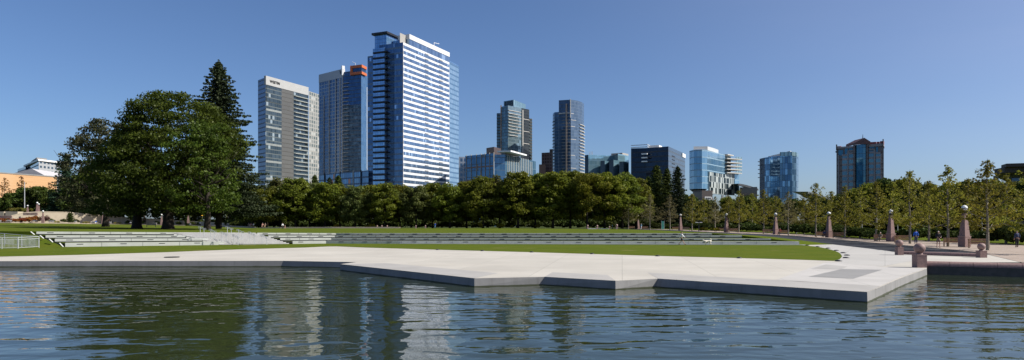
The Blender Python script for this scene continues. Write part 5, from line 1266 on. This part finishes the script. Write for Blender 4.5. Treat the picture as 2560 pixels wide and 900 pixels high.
# ------------------------------------------------------------------ small park things
def pole(name, label, x, yb, yt, D, r, mat, head=None, cat='lamp post'):
    p = W(x, yb, D); h = (yb-yt)/F*D; t = thing(name, label, cat, p)
    m = MB(); m.tube([(0, 0, -.2), (0, 0, h)], [r, r*.7], 8); m.build('post', M[mat], t, False)
    if head == 'arm': m = MB(); m.box((-.35, 0, h), (.8, .25, .12)); m.build('lamp_head', M['white'], t, False)
    elif head == 'twin':
        for s in (-1, 1): m = MB(); m.box((s*.5, 0, h), (.75, .35, .14)); m.build('lamp_head', M['white'], t, False)
    elif head == 'ball': m = MB(); m.lathe([(max(.01, .22*math.sin(math.pi*i/8)), -.22*math.cos(math.pi*i/8)) for i in range(9)], 10, (0, 0, h+.2)); m.build('lamp_head', M['globe'], t, False, True)
    return t
pole('lamp_post', 'slim grey lamp post with arm head left of the second obelisk from the right', 2192, 603, 540, 110, .09, 'steel', 'arm')
pole('lamp_post', 'brown lamp post with two white heads behind the seat wall', 669, 568, 541.5, 203, .14, 'wood', 'twin')
pole('flagpole', 'tall thin pale pole rising from the hedge at far left', 61.5, 520, 455, 262, .16, 'steel', None, 'pole')
pole('lamp_post', 'short lamp with white head behind the trees right of the standing couple', 772, 566, 551, 210, .1, 'dark_steel', 'ball')
pole('lamp_post', 'small lamp with flat white head left of the conifer trunk', 514, 555, 534, 240, .1, 'dark_steel', 'arm')
pole('lamp_post', 'park lamp with flat white head behind the tier end shrubs', 1747, 576, 556, 172, .1, 'dark_steel', 'twin')
for x, yt, l in ((2155, 545, 'thin pale pole left of the second obelisk from the right'), (2244.5, 560, 'thin pale pole between obelisk and blue-jacketed man'), (2455, 545, 'thin pale pole right of the largest obelisk')): pole('pole', l, x, 602 if x < 2300 else 606, yt, 112 if x < 2300 else 100, .055, 'conc_stair' if False else 'white', None, 'pole')
p = P_(1991, 586); t = thing('sign_board', 'bright orange-red leaning diamond sign on a grey post behind the path', 'sign', W(1991, 585, 150)); s_ = 150/F
m = MB(); m.bar((0, 0, 0), (0, 0, 9*s_*1.0), .3); m.build('post', M['steel'], t, False)
m = MB(); c = [(-4*s_, 14*s_), (0, 7*s_), (4.5*s_, 11*s_), (3.5*s_, 16*s_), (.8*s_, 22*s_), (-3.5*s_, 19*s_)]; 
m.raw([(x, -.1, z) for x, z in c]+[(x, .08, z) for x, z in c], [tuple(range(6)), tuple(range(11, 5, -1))]+[(i, 6+i, 6+(i+1) % 6, (i+1) % 6) for i in range(6)]); m.build('panel', M['red_orange'], t, False)
t = thing('road_sign', 'yellow diamond sign between the two men, behind the trees', 'sign', W(2340, 603, 120)); s_ = 120/F
m = MB(); m.bar((0, .1, 0), (0, .1, 34*s_), .12); m.build('post', M['steel'], t, False)
m = MB(); r = 4.2*s_; c = [(0, -r), (r, 0), (0, r), (-r, 0)]; m.raw([(x, -.05, z+28*s_) for x, z in c]+[(x, .0, z+28*s_) for x, z in c], [(0, 1, 2, 3), (7, 6, 5, 4)]+[(i, 4+i, 4+(i+1) % 4, (i+1) % 4) for i in range(4)]); m.build('panel', M['yellow'], t, False)
t = thing('banner', 'upright teal panel between two young trees left of the walking woman', 'banner', W(1657, 574.5, 205)); 
m = MB(); m.box((0, 0, 1.3), (.75, .12, 2.6)); m.build('panel', M['teal'], t, False)
for s_ in (-1, 1): m = MB(); m.bar((s_*.42, 0, 0), (s_*.42, 0, 2.75), .08); m.build('post', M['steel'], t, False)
def table(x, D, label):
    t = thing('park_table', label, 'table', W(x, 579.5, D)); m = MB(); m.lathe([(.75, 0), (.75, .06)], 16, (0, 0, .72)); m.build('table_top', M['white'], t, False); m = MB(); m.tube([(0, 0, 0), (0, 0, .73)], .06, 8); m.build('leg', M['white'], t, False)
    m = MB(); m.lathe([(.35, 0), (.35, .04)], 12); m.build('base', M['white'], t, False)
table(1855, 172, 'round white outdoor table left of the third obelisk'); table(1876, 178, 'round white outdoor table in front of a white patch of wall')
# parasol and parked cars beyond the wall
t = thing('parasol', 'yellow-orange parasol beyond the wall left of the conifer trunk', 'parasol', W(500, 553, 275)); m = MB(); m.tube([(0, 0, 0), (0, 0, 2.9)], .05, 6); m.build('pole', M['steel'], t, False)
m = MB(); m.lathe([(1.6, 2.15), (1.5, 2.2), (.7, 2.7), (.05, 2.95)], 10); m.build('canopy', M['yellow'], t, False)
def car(x, y, D, label, mat, rz=0):
    t = thing('parked_car', label, 'car', W(x, y, D), 'cars parked beyond the trees', rz)
    m = MB(); prof = [(-2.1, .35), (-2.15, .75), (-1.9, .92), (-1.5, .98), (-.9, 1.42), (.5, 1.45), (1.2, 1.0), (2.0, .85), (2.15, .6), (2.1, .35)]; n = len(prof)
    vs = [(px_, -.85 if z < 1.1 else -.68, z) for px_, z in prof]+[(px_, .85 if z < 1.1 else .68, z) for px_, z in prof]; m.raw(vs, [tuple(range(n)), tuple(range(2*n-1, n-1, -1))]+[(i, n+i, n+(i+1) % n, (i+1) % n) for i in range(n)]); m.build('body', mat, t, False)
    for s_ in (-1, 1): m = MB(); k = s_*.80; m.raw([(-1.25, k*1.0, 1.02), (.95, k*1.0, 1.02), (.42, k*.88, 1.36), (-.82, k*.88, 1.36)], [(0, 1, 2, 3)]); m.build('window', M['carglass'], t, False)
    for wx in (-1.35, 1.35):
        for wy in (-.8, .8): m = MB(); m.tube([(wx, wy-.1, .32), (wx, wy+.1, .32)], .32, 14); w = m.build('wheel', M['rubber'], t, False); m = MB(); m.tube([(wx, wy-.115, .32), (wx, wy+.115, .32)], .18, 10); m.build('rim', M['steel'], w, False)
    for s_ in (-.6, .6): m = MB(); m.box((2.12, s_, .68), (.1, .3, .14)); m.build('headlight', M['globe'], t, False)
car(510, 550.5, 285, 'dark blue parked car beyond the wall left of the conifer trunk', M['carpaint'], R(5))
car(2300, 592, 150, 'pale grey car half hidden behind the promenade trees', plain('silver_car_paint', (.45, .5, .58), .3, .3, .05), R(10))
car(2425, 592, 140, 'blue-grey car behind the largest obelisk', plain('blue_grey_car_paint', (.12, .2, .33), .3, .3, .05), R(-8))
# dark pergola at the right
t = thing('pergola', 'dark timber pergola frame in deep shade at the right edge', 'pergola', W(2520, 607, 98))
for i, x in enumerate((2493, 2516, 2540, 2566)): m = MB(); a = W(x, 610, 98); m.bar((a.x, a.y, .4), (a.x, a.y, 3.0), .28); m.build('post', M['black'], t)
m = MB(); a, b = W(2486, 0, 98), W(2580, 0, 98); m.bar((a.x, a.y, 3.1), (b.x, b.y, 3.1), .3, .4); m.build('beam', M['black'], t)
for i in range(9): m = MB(); a = W(2490+i*10, 0, 98); m.bar((a.x, a.y-.6, 3.35), (a.x, a.y+4, 3.35), .14); m.build('rafter', M['black'], t)
# ------------------------------------------------------------------ trees
def at(x, yb, D): return W(x, yb, D)
# big spreading elms at left (three trunks)
def big(x, yb, D, h, r, base, seed, label, tr, nclump, lm, leaf=.23, dens=1.0, flat=.42, nb=14):
    rg = np.random.default_rng(seed); C = []; RR = []; Z = []; K = []
    lobes = [(rg.uniform(0, 6.28), rg.uniform(.1, .9)) for _ in range(8)]
    for i in range(nclump):
        t = rg.random()**.9; az = rg.uniform(0, 6.283)
        prof = math.sqrt(max(0, 1-max(0, (t-.30)/.72)**2)) if t > .30 else .72+.28*(t/.30)
        bul = 1+sum(.13*math.cos(az-a)*math.exp(-((t-z0)/.2)**2) for a, z0 in lobes)
        q = (.62+.40*rg.random()**.6) if rg.random() < .85 else rg.uniform(.15, .6)
        rad = r*prof*bul*q*.92; cr = r*rg.uniform(.10, .19)
        z = base+(h-base)*t-(.07*rad if t < .4 else 0)
        C.append((rad*math.cos(az), rad*math.sin(az), z)); RR.append(cr); Z.append(flat*rg.uniform(.7, 1.3)); K.append(dens*.40*(cr/leaf)**2*3.2)
    v = leaf_cloud(C, RR, Z, K, leaf, seed, shell=.3)
    m = MB(); hh = h*.42; rr_ = random.Random(seed)
    m.tube([(0, 0, -.3), (0, 0, .6), (.1, 0, 2), (0, .1, hh*.6), (.1, 0, hh)], [tr*1.5, tr*1.15, tr, tr*.85, tr*.6], 12)
    for b in range(nb):
        az = b*2.4+rr_.uniform(-.3, .3); z = hh*rr_.uniform(.35, 1); el = rr_.uniform(.45, 1.15); L = (h-z)*rr_.uniform(.6, .85) if el > .8 else r*rr_.uniform(.6, .9)
        d = Vector((math.cos(az)*math.cos(el), math.sin(az)*math.cos(el), math.sin(el))); a = Vector((0, 0, z)); r0 = tr*rr_.uniform(.3, .5)
        pts = [a+d*L*q+Vector((0, 0, -.10*L*q*q))+Vector((rr_.uniform(-.3, .3), rr_.uniform(-.3, .3), 0))*(q > 0) for q in (0, .25, .5, .75, 1)]
        m.tube(pts, [r0, r0*.8, r0*.55, r0*.3, .03], 6)
        for q in (1, 2, 3):
            d2 = (d+Vector((rr_.uniform(-.8, .8), rr_.uniform(-.8, .8), rr_.uniform(-.1, .5)))).normalized(); m.tube([pts[q], pts[q]+d2*L*.2, pts[q]+d2*L*.38], [r0*.4, r0*.22, .02], 5)
    me = bpy.data.meshes.new('trunk'); me.from_pydata(m.v, [], m.f); me.materials.append(M['bark']); me.polygons.foreach_set('use_smooth', [True]*len(me.polygons))
    return plant('elm_tree', label, 'tree', at(x, yb, D), (cloud_mesh('crown', v, lm), me), 1)
big(420, 572, 122, 24.0, 12.4, 3.2, 11, 'largest broad domed green tree of the left clump, with the thick middle trunk', .85, 420, L_elm, .22, 1.2)
big(342, 570, 126, 17.5, 10.5, 3.0, 12, 'wide green tree with the left thick dark trunk of the clump', .72, 260, L_elm, .22, 1.2)
big(264, 563, 148, 22.5, 10.2, 3.2, 13, 'dull olive tree on the left flank of the big clump, thinner grey top', .55, 260, leafmat('dull_olive_leaves', (.050, .058, .028), (.075, .075, .035), (.035, .045, .022), .25), .24, 1.3)
big(518, 570, 116, 18.0, 6.8, 2.8, 14, 'green tree filling the right side of the clump below the tall conifer', .45, 230, L_elm, .22, 1.2)
plant('conifer_tree', 'tall dark conifer towering over the right end of the big tree clump', 'tree', at(547, 572, 130), conifer(21, 32.0, 8.8, 3.5, L_con, .36, 1.8, 44, .30, .66, tr=.62), 1)
plant('conifer_tree', 'blue-green conifer at the left end of the big clump by the tan brick building', 'tree', at(166, 545, 275), conifer(22, 26, 6.0, 1.0, L_blue, .45, 1.5, 26, .2, .55, tr=.4), 1)
plant('conifer_tree', 'dark green bushy evergreen at the foot of the blue-green conifer', 'tree', at(212, 545, 272), conifer(24, 20, 5.5, .5, L_dark, .5, 1.4, 20, .2, .5, tr=.3), 1)

# far row of lindens across the park
kinds = []
for s_, lm in ((31, L_row), (32, L_row), (33, leafmat('row_leaves_dull', (.085, .10, .024), (.125, .135, .038), (.06, .072, .02), .35)), (34, leafmat('row_leaves_yellowish', (.11, .13, .013), (.18, .175, .02), (.075, .09, .012), .4)), (35, L_row)):
    kinds.append(round_tree(s_, 14, 5.0, 2.2, lm, .27, 1.25, tr=.26, nclump=80, flat=.62))
row = [(632, 462, 208, 3), (668, 468, 203, 0), (702, 443, 212, 2), (738, 447, 205, 1), (775, 452, 211, 2), (812, 456, 204, 3), (850, 460, 209, 0), (888, 462, 203, 2), (925, 461, 207, 3), (962, 459, 202, 1), (1000, 460, 209, 3), (1040, 462, 203, 2),
       (1082, 458, 208, 1), (1124, 459, 202, 0), (1166, 452, 207, 3), (1208, 443, 201, 1), (1250, 437, 205, 2), (1294, 431, 199, 1), (1338, 436, 203, 0), (1382, 430, 198, 3), (1425, 428, 202, 1), (1468, 432, 196, 3), (1512, 430, 200, 3), (1556, 432, 203, 0), (1592, 446, 207, 1)]
look = ['olive', 'mid green', 'dull green', 'yellowish green']
near_ = {632: 'nearest the big clump', 702: 'under the left hotel tower', 775: 'between hotel and grid towers', 888: 'under the grid tower', 962: 'at the left foot of the striped tower', 1082: 'under the striped tower', 1166: 'below the low glass office left half', 1294: 'below the low glass office right corner', 1425: 'under the right condo tower', 1512: 'under the teal building', 1592: 'next to the navy office'}
for i, (x, yt, D, k) in enumerate(row):
    h = (569.5-yt)/F*D; l = '%s round tree in the long row across the lawn, %s' % (look[k], nth(i))
    if x in near_: l = '%s round tree in the long row, %s, %s' % (look[k], nth(i), near_[x])
    if len(l.split()) > 16: l = ' '.join(l.split()[:16])
    w = 1.12 if i % 2 else 1.0
    plant('round_tree', l, 'tree', at(x, 571.0-.5*(i % 2), D), kinds[(i*2+k) % 5] if False else kinds[{0: 0, 1: 1, 2: 2, 3: 3}[k] if i % 3 else 4 if k == 0 else k], (h/14*w, h/14*w, h/14), rnd.uniform(0, 6.28), 'round trees in the long row across the lawn')
# second, darker line behind that closes the gaps
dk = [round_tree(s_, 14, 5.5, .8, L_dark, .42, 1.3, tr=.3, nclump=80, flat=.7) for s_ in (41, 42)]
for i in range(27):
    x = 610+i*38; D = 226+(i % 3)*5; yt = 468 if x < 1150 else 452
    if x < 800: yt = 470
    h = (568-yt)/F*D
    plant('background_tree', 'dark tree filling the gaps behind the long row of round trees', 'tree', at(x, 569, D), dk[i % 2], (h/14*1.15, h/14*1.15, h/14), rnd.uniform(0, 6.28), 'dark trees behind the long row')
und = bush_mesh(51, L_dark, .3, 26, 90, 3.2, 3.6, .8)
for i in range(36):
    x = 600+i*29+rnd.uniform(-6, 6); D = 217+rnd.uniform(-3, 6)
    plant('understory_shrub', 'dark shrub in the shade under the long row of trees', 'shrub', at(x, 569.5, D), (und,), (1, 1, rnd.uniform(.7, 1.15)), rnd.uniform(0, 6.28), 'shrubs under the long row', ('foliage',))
yb_ = bush_mesh(52, L_yel, .16, 10, 60, 1.3, 1.2)
for i, (x, s_) in enumerate([(843, 1.0), (918, .7), (930, 1.1), (1198, 1.3), (1250, 1.2), (1283, .8), (1345, .9)]):
    plant('flowering_shrub', 'bright yellow-green shrub under the long row of trees, %s' % nth(i), 'shrub', at(x, 570.5, 201), (yb_,), s_, i*1.3, 'yellow shrubs under the row', ('foliage',))
# conifers behind the row
ce = conifer(61, 24, 4.6, 1.5, L_cedar, .42, 1.6, 26, .1, .5, tr=.3); cd = conifer(62, 24, 5.2, 1.5, L_con, .42, 1.4, 24, .25, .6, tr=.3)
for x, yt, D, me, s_, l in [(1641, 412, 225, ce, 1.0, 'soft olive conifer in front of the navy office, left of two'), (1668, 420, 228, ce, .9, 'second soft olive conifer in front of the navy office'), (1694, 415, 222, cd, 1.0, 'dark pointed conifer at the right corner of the navy office'), (1620, 440, 228, ce, 1.0, 'shorter olive conifer left of the pair before the navy office'),
                            (755, 443, 235, cd, .8, 'small dark cone-shaped tree top above the row under the hotel tower'), (787, 437, 235, ce, .9, 'bushy cone tree top between the hotel and grid towers'), (824, 443, 236, cd, .9, 'dark cone tree top at the left foot of the grid tower'), (846, 438, 236, ce, .95, 'taller cone tree top under the grid tower')]:
    h = (570-yt)/F*D; plant('conifer_tree', l, 'tree', at(x, 570, D), me, (h/24*s_, h/24*s_, h/24), rnd.uniform(0, 6), None)

# young plane trees along the promenade
yk = [young_tree(s_, 10, 2.7, 1.9, lm, .125, 1.15) for s_, lm in ((71, L_young), (72, L_young), (73, L_young))]
yg = [young_tree(s_, 10, 2.7, 2.0, L_grey, .12, .8) for s_ in (74, 75)]
YT = [(1571, 497, 574, 212, yg[0], 'greyish young tree left of the smallest right-hand obelisk'), (1625, 483, 575.5, 205, yg[1], 'greyish bushy young tree right of the smallest right-hand obelisk'), (1675, 484, 576, 198, yg[0], 'greyish young tree directly left of the obelisk behind the woman'), (1730, 480, 577, 186, yk[0], 'yellowish young tree right of the obelisk behind the woman'),
      (1788, 488, 579, 176, yg[1], 'thin greyish young tree below the checkered facade'), (1847, 472, 581, 165, yk[1], 'young tree just right of the obelisk at the tier end'), (1909, 470, 584, 153, yk[2], 'young tree left of the rounded blue glass block'), (1971, 476, 588, 142, yg[0], 'thin see-through young tree left of the orange sign'),
      (2040, 452, 592, 131, yk[0], 'taller young tree standing between the orange sign and a bench'), (2112, 460, 596.5, 119, yk[1], 'young tree right of the benches, below the brown tower left corner'), (2190, 448, 602.5, 104, yk[2], 'young tree left of the second obelisk from the right'), (2275, 420, 609, 88, yk[0], 'young tree beside the blue-jacketed man'),
      (2370, 408, 616, 78, yk[1], 'young tree between the two men and the largest obelisk'), (2469, 392, 625.5, 68.5, yk[2], 'tallest young tree right of the largest obelisk'), (2580, 400, 636, 60, yk[0], 'young tree cut by the right edge of the picture')]
for x, yt, yb, D, me, l in YT:
    p = P_(x, yb); D = p.y; h = (yb-yt)/F*D
    plant('young_tree', l, 'tree', p, me, (h/10*1.12, h/10*1.12, h/10), rnd.uniform(0, 6.28), 'young trees along the promenade')
# second line of young trees further back
for i, (x, yt, yb, D) in enumerate([(1760, 492, 574, 210), (1822, 486, 576, 200), (1880, 480, 577, 185), (1940, 486, 581, 170), (2010, 478, 585, 165), (2078, 474, 589, 150), (2150, 462, 596, 130), (2232, 450, 599, 120), (2322, 446, 603, 112), (2420, 440, 605, 100), (2515, 430, 610, 92)]):
    p = P_(x, yb); D = p.y; h = (yb-yt)/F*D
    plant('young_tree', 'back row young tree behind the promenade benches, %s' % nth(i), 'tree', p, yk[i % 3], (h/10*1.2, h/10*1.2, h/10), rnd.uniform(0, 6.28), 'back row of young trees')
# dark background trees on the right
dr_ = round_tree(81, 12, 5.5, .3, L_dark, .34, 1.5, tr=.3, nclump=95, flat=.75); gr_ = round_tree(82, 12, 5.2, .5, L_row, .3, 1.4, tr=.25, nclump=90, flat=.7)
for i, (x, yt, D, me) in enumerate([(1600, 505, 240, dr_), (1660, 510, 238, dr_), (1715, 508, 236, dr_), (1770, 520, 225, dr_), (1820, 515, 222, gr_), (1868, 508, 215, dr_), (1925, 512, 210, dr_), (1985, 515, 205, dr_), (2045, 510, 195, dr_), (2110, 500, 180, dr_), (2165, 472, 150, gr_), (2215, 456, 150, dr_),
                                   (2265, 458, 145, gr_), (2318, 466, 140, dr_), (2372, 468, 138, gr_), (2420, 458, 132, dr_), (2475, 456, 128, gr_), (2530, 460, 122, dr_), (2590, 440, 118, dr_), (2660, 440, 115, gr_)]):
    h = (590-yt)/F*D; zb = zp(D)+.2
    plant('background_tree', 'dense tree behind the promenade on the right, %s' % nth(i), 'tree', (at(x, 590, D).x, D, zb), me, (h/12*1.0, h/12*1.0, h/12), rnd.uniform(0, 6.28), 'dense trees behind the promenade')
hd = bush_mesh(83, L_dark, .2, 26, 110, 2.0, 2.6, .7)
for i in range(34):
    q_ = resample(bkp+[P_(2560, 613), P_(2900, 625)], 34)[i]; p = q_+Vector((.6+rnd.uniform(0, 1.2), 1.0, 0)); D = p.y
    plant('hedge_shrub', 'dark green hedge shrub closing the back of the promenade', 'shrub', (p.x, D, zp(D)+.05), (hd,), (1.25, 1.25, rnd.uniform(.8, 1.3)), rnd.uniform(0, 6), 'hedge shrubs behind the promenade', ('foliage',))
for i, x in enumerate((1757, 1766, 1782, 1790)): plant('flowering_shrub', 'low yellow-green shrub right of the walking woman by the promenade, %s' % nth(i), 'shrub', at(x, 578.3, 160), (yb_,), .75, i, 'low yellow shrubs by the promenade', ('foliage',))

# left side planting
gb = bush_mesh(91, L_dark, .12, 14, 90, 1.6, 1.3); pb_m = bush_mesh(92, L_purple, .14, 16, 80, 2.6, 1.8, .9); rb = bush_mesh(93, L_red, .16, 18, 80, 1.4, 3.0, .6); yb2 = bush_mesh(94, leafmat('ochre_grass_leaves', (.22, .20, .06), (.30, .26, .08), None, .3), .1, 10, 60, .7, 1.3)
def lb(x, yb, D, me, s_, name, label, cat='shrub'): plant(name, label, cat, at(x, yb, D), (me,), s_, x*.37, None, ('foliage',))
for x, l in ((128, 'round green bush right of the first ground level obelisk'), (159, 'round green bush left of the small cypress'), (190, 'round green bush right of the small cypress'), (273, 'small round bush right of the purple one'), (320, 'round green bush left of the left trunk behind a white figure'), (353, 'round green bush right of the left trunk'), (393, 'round green bush left of the lamp between trunks'), (447, 'round green bush left of the narrow cypress'), (482, 'round green bush right of the narrow cypress')):
    lb(x, 556.5+max(0, x-160)*.021, Dw(x)+5, gb, 1.0, 'round_bush', l, 'bush')
lb(113, 556, Dw(113)+4, pb_m, 1.15, 'purple_bush', 'purple leafed bush behind the first ground level obelisk', 'bush'); lb(261, 558.5, Dw(261)+3, pb_m, 1.1, 'purple_bush', 'round purple bush behind the obelisk beside the seated person', 'bush')
for i, x in enumerate((-12, 4, 18)): lb(x, 555.5, Dw(x)+3.5, rb, 1.2, 'flower_bed', 'red flowering shrub at the far left edge of the walkway, %s' % nth(i), 'flowers')
for i, x in enumerate((38, 55, 72, 88)): lb(x, 555.3, Dw(x)+5, rb, (1, 1, .9+.3*i), 'russet_shrub', 'russet green shrub rising along the foot of the tan wall, %s' % nth(i))
for i, x in enumerate((143, 212, 220, 291, 297)): lb(x, 557.5+max(0, x-160)*.02, Dw(x)+3.5, yb2, 1.2, 'grass_tuft', 'ochre ornamental grass tuft before the tan wall, %s' % nth(i), 'grass')
cy = conifer(95, 3.2, .75, 0, L_dark, .12, 2.2, 16, .0, .28, tr=.06)
plant('cypress', 'small dark column cypress in front of the tan wall, half covering an obelisk', 'tree', at(175, 555.5, Dw(175)+1.5), cy, (1.35, 1.35, 1.05)); plant('cypress', 'narrow column cypress in tree shade left of the handrails', 'tree', at(468, 563, Dw(468)+1), cy, (1.1, 1.1, 1.2))
oh = bush_mesh(96, leafmat('olive_hedge_leaves', (.09, .09, .02), (.13, .11, .025), None, .2), .2, 20, 120, 2.2, 4.0, .6)
lb(38, 531, 262, oh, 1.0, 'olive_hedge', 'clipped olive hedge left half above the tan wall', 'hedge'); lb(57, 531, 261, oh, 1.0, 'olive_hedge', 'clipped olive hedge right half beside the pale pole', 'hedge')
ll = round_tree(97, 11, 5.5, .5, leafmat('left_bush_leaves', (.045, .075, .012), (.08, .10, .02), (.03, .045, .012), .3), .35, 1.3, tr=.25, nclump=80)
autumn = young_tree(98, 11, 3.0, 1.5, leafmat('autumn_leaves', (.16, .12, .03), (.28, .10, .04), None, .4), .2, .8)
for i, (x, yt, D) in enumerate([(-60, 480, 290), (-15, 492, 285), (30, 484, 288), (62, 472, 292), (92, 468, 290), (122, 476, 286), (150, 482, 280)]):
    h = (545-yt)/F*D; plant('bushy_tree', 'bushy green tree in front of the tan brick building, %s' % nth(i), 'tree', at(x, 545, D), ll, (h/11, h/11, h/11), rnd.uniform(0, 6), 'bushy trees before the brick building')
for x, yt, l in ((12, 440, 'sparse yellowing tree at the far left edge before the brick wall'), (54, 436, 'thin reddish tree top against the tan brick wall'), (124, 452, 'small russet tree beside the blue-green conifer')):
    D = 300; h = (545-yt)/F*D; plant('autumn_tree', l, 'tree', at(x, 545, D), autumn, (h/11, h/11, h/11), x*.1, None)
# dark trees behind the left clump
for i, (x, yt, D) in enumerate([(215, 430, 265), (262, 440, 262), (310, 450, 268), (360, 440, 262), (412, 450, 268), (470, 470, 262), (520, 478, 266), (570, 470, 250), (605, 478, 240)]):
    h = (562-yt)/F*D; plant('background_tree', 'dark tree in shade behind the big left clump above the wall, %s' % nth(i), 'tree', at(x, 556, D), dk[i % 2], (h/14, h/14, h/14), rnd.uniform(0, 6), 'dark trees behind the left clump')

for i in range(16):
    x = 285+i*23; D = Dw(x)+14+rnd.uniform(0, 4)
    plant('understory_shrub', 'dark shrub behind the tan curved wall under the big clump', 'shrub', (at(x, 558, D).x, D, 1.6), (und,), (1, 1, rnd.uniform(.9, 1.3)), rnd.uniform(0, 6.28), 'shrubs behind the tan wall', ('foliage',))
# ------------------------------------------------------------------ light, sky, camera
SUN_AZ, SUN_EL = R(98), R(41)       # azimuth clockwise from +Y
w = bpy.data.worlds.new('World'); scene.world = w; w.use_nodes = True; nt = w.node_tree; nt.nodes.clear()
sk = nt.nodes.new('ShaderNodeTexSky'); sk.sky_type = 'NISHITA'; sk.sun_disc = False; sk.sun_elevation = SUN_EL; sk.sun_rotation = SUN_AZ
sk.altitude = 0; sk.air_density = .85; sk.dust_density = .9; sk.ozone_density = 6.5
bg = nt.nodes.new('ShaderNodeBackground'); bg.inputs[1].default_value = .068; out = nt.nodes.new('ShaderNodeOutputWorld')
tc = nt.nodes.new('ShaderNodeTexCoord')
dt = nt.nodes.new('ShaderNodeVectorMath'); dt.operation = 'DOT_PRODUCT'; nt.links.new(tc.outputs['Generated'], dt.inputs[0])
dt.inputs[1].default_value = (math.sin(SUN_AZ)*math.cos(SUN_EL), math.cos(SUN_AZ)*math.cos(SUN_EL), math.sin(SUN_EL))
pw = nt.nodes.new('ShaderNodeMath'); pw.operation = 'MULTIPLY'; pw.use_clamp = True; mx = nt.nodes.new('ShaderNodeMath'); mx.operation = 'MAXIMUM'; mx.inputs[1].default_value = 0
nt.links.new(dt.outputs['Value'], mx.inputs[0]); nt.links.new(mx.outputs[0], pw.inputs[0]); nt.links.new(mx.outputs[0], pw.inputs[1])
mp = nt.nodes.new('ShaderNodeMapping'); mp.inputs['Scale'].default_value = (1.2, 1.2, 5); nt.links.new(tc.outputs['Generated'], mp.inputs[0])
nz = nt.nodes.new('ShaderNodeTexNoise'); nz.inputs['Scale'].default_value = 1.6; nz.inputs['Detail'].default_value = 5; nt.links.new(mp.outputs[0], nz.inputs[0])
ng = nt.nodes.new('ShaderNodeMapRange'); ng.inputs[1].default_value = .35; ng.inputs[2].default_value = .75; ng.inputs[3].default_value = .40; ng.inputs[4].default_value = .68; nt.links.new(nz.outputs[0], ng.inputs[0])
ff = nt.nodes.new('ShaderNodeMath'); ff.operation = 'MULTIPLY'; nt.links.new(pw.outputs[0], ff.inputs[0]); nt.links.new(ng.outputs[0], ff.inputs[1])
mc = nt.nodes.new('ShaderNodeMix'); mc.data_type = 'RGBA'; mc.inputs[7].default_value = (7.0, 6.6, 7.2, 1); nt.links.new(ff.outputs[0], mc.inputs[0])
tn = nt.nodes.new('ShaderNodeMix'); tn.data_type = 'RGBA'; tn.blend_type = 'MULTIPLY'; tn.inputs[0].default_value = 1; tn.inputs[7].default_value = (.93, .94, 1.0, 1)
nt.links.new(sk.outputs[0], tn.inputs[6]); nt.links.new(tn.outputs[2], mc.inputs[6]); nt.links.new(mc.outputs[2], bg.inputs[0]); nt.links.new(bg.outputs[0], out.inputs[0])
sd = Vector((math.sin(SUN_AZ)*math.cos(SUN_EL), math.cos(SUN_AZ)*math.cos(SUN_EL), math.sin(SUN_EL)))
ld = bpy.data.lights.new('sun', 'SUN'); ld.energy = 4.0; ld.angle = R(.53); ld.color = (1, .955, .88)
lo = bpy.data.objects.new('sun', ld); col.objects.link(lo); lo.rotation_euler = sd.to_track_quat('Z', 'Y').to_euler(); lo.location = (0, 0, 200)
cd_ = bpy.data.cameras.new('camera'); cd_.lens = F/2560*36; cd_.sensor_width = 36; cd_.shift_y = (HY-450)/2560; cd_.clip_end = 20000; cd_.clip_start = .1
co = bpy.data.objects.new('camera', cd_); col.objects.link(co); co.location = (0, 0, EYE); co.rotation_euler = (R(90), 0, 0); scene.camera = co
vs = scene.view_settings; vs.view_transform = 'Standard'; vs.look = 'None'; vs.exposure = .8; vs.gamma = 1; vs.use_curve_mapping = False
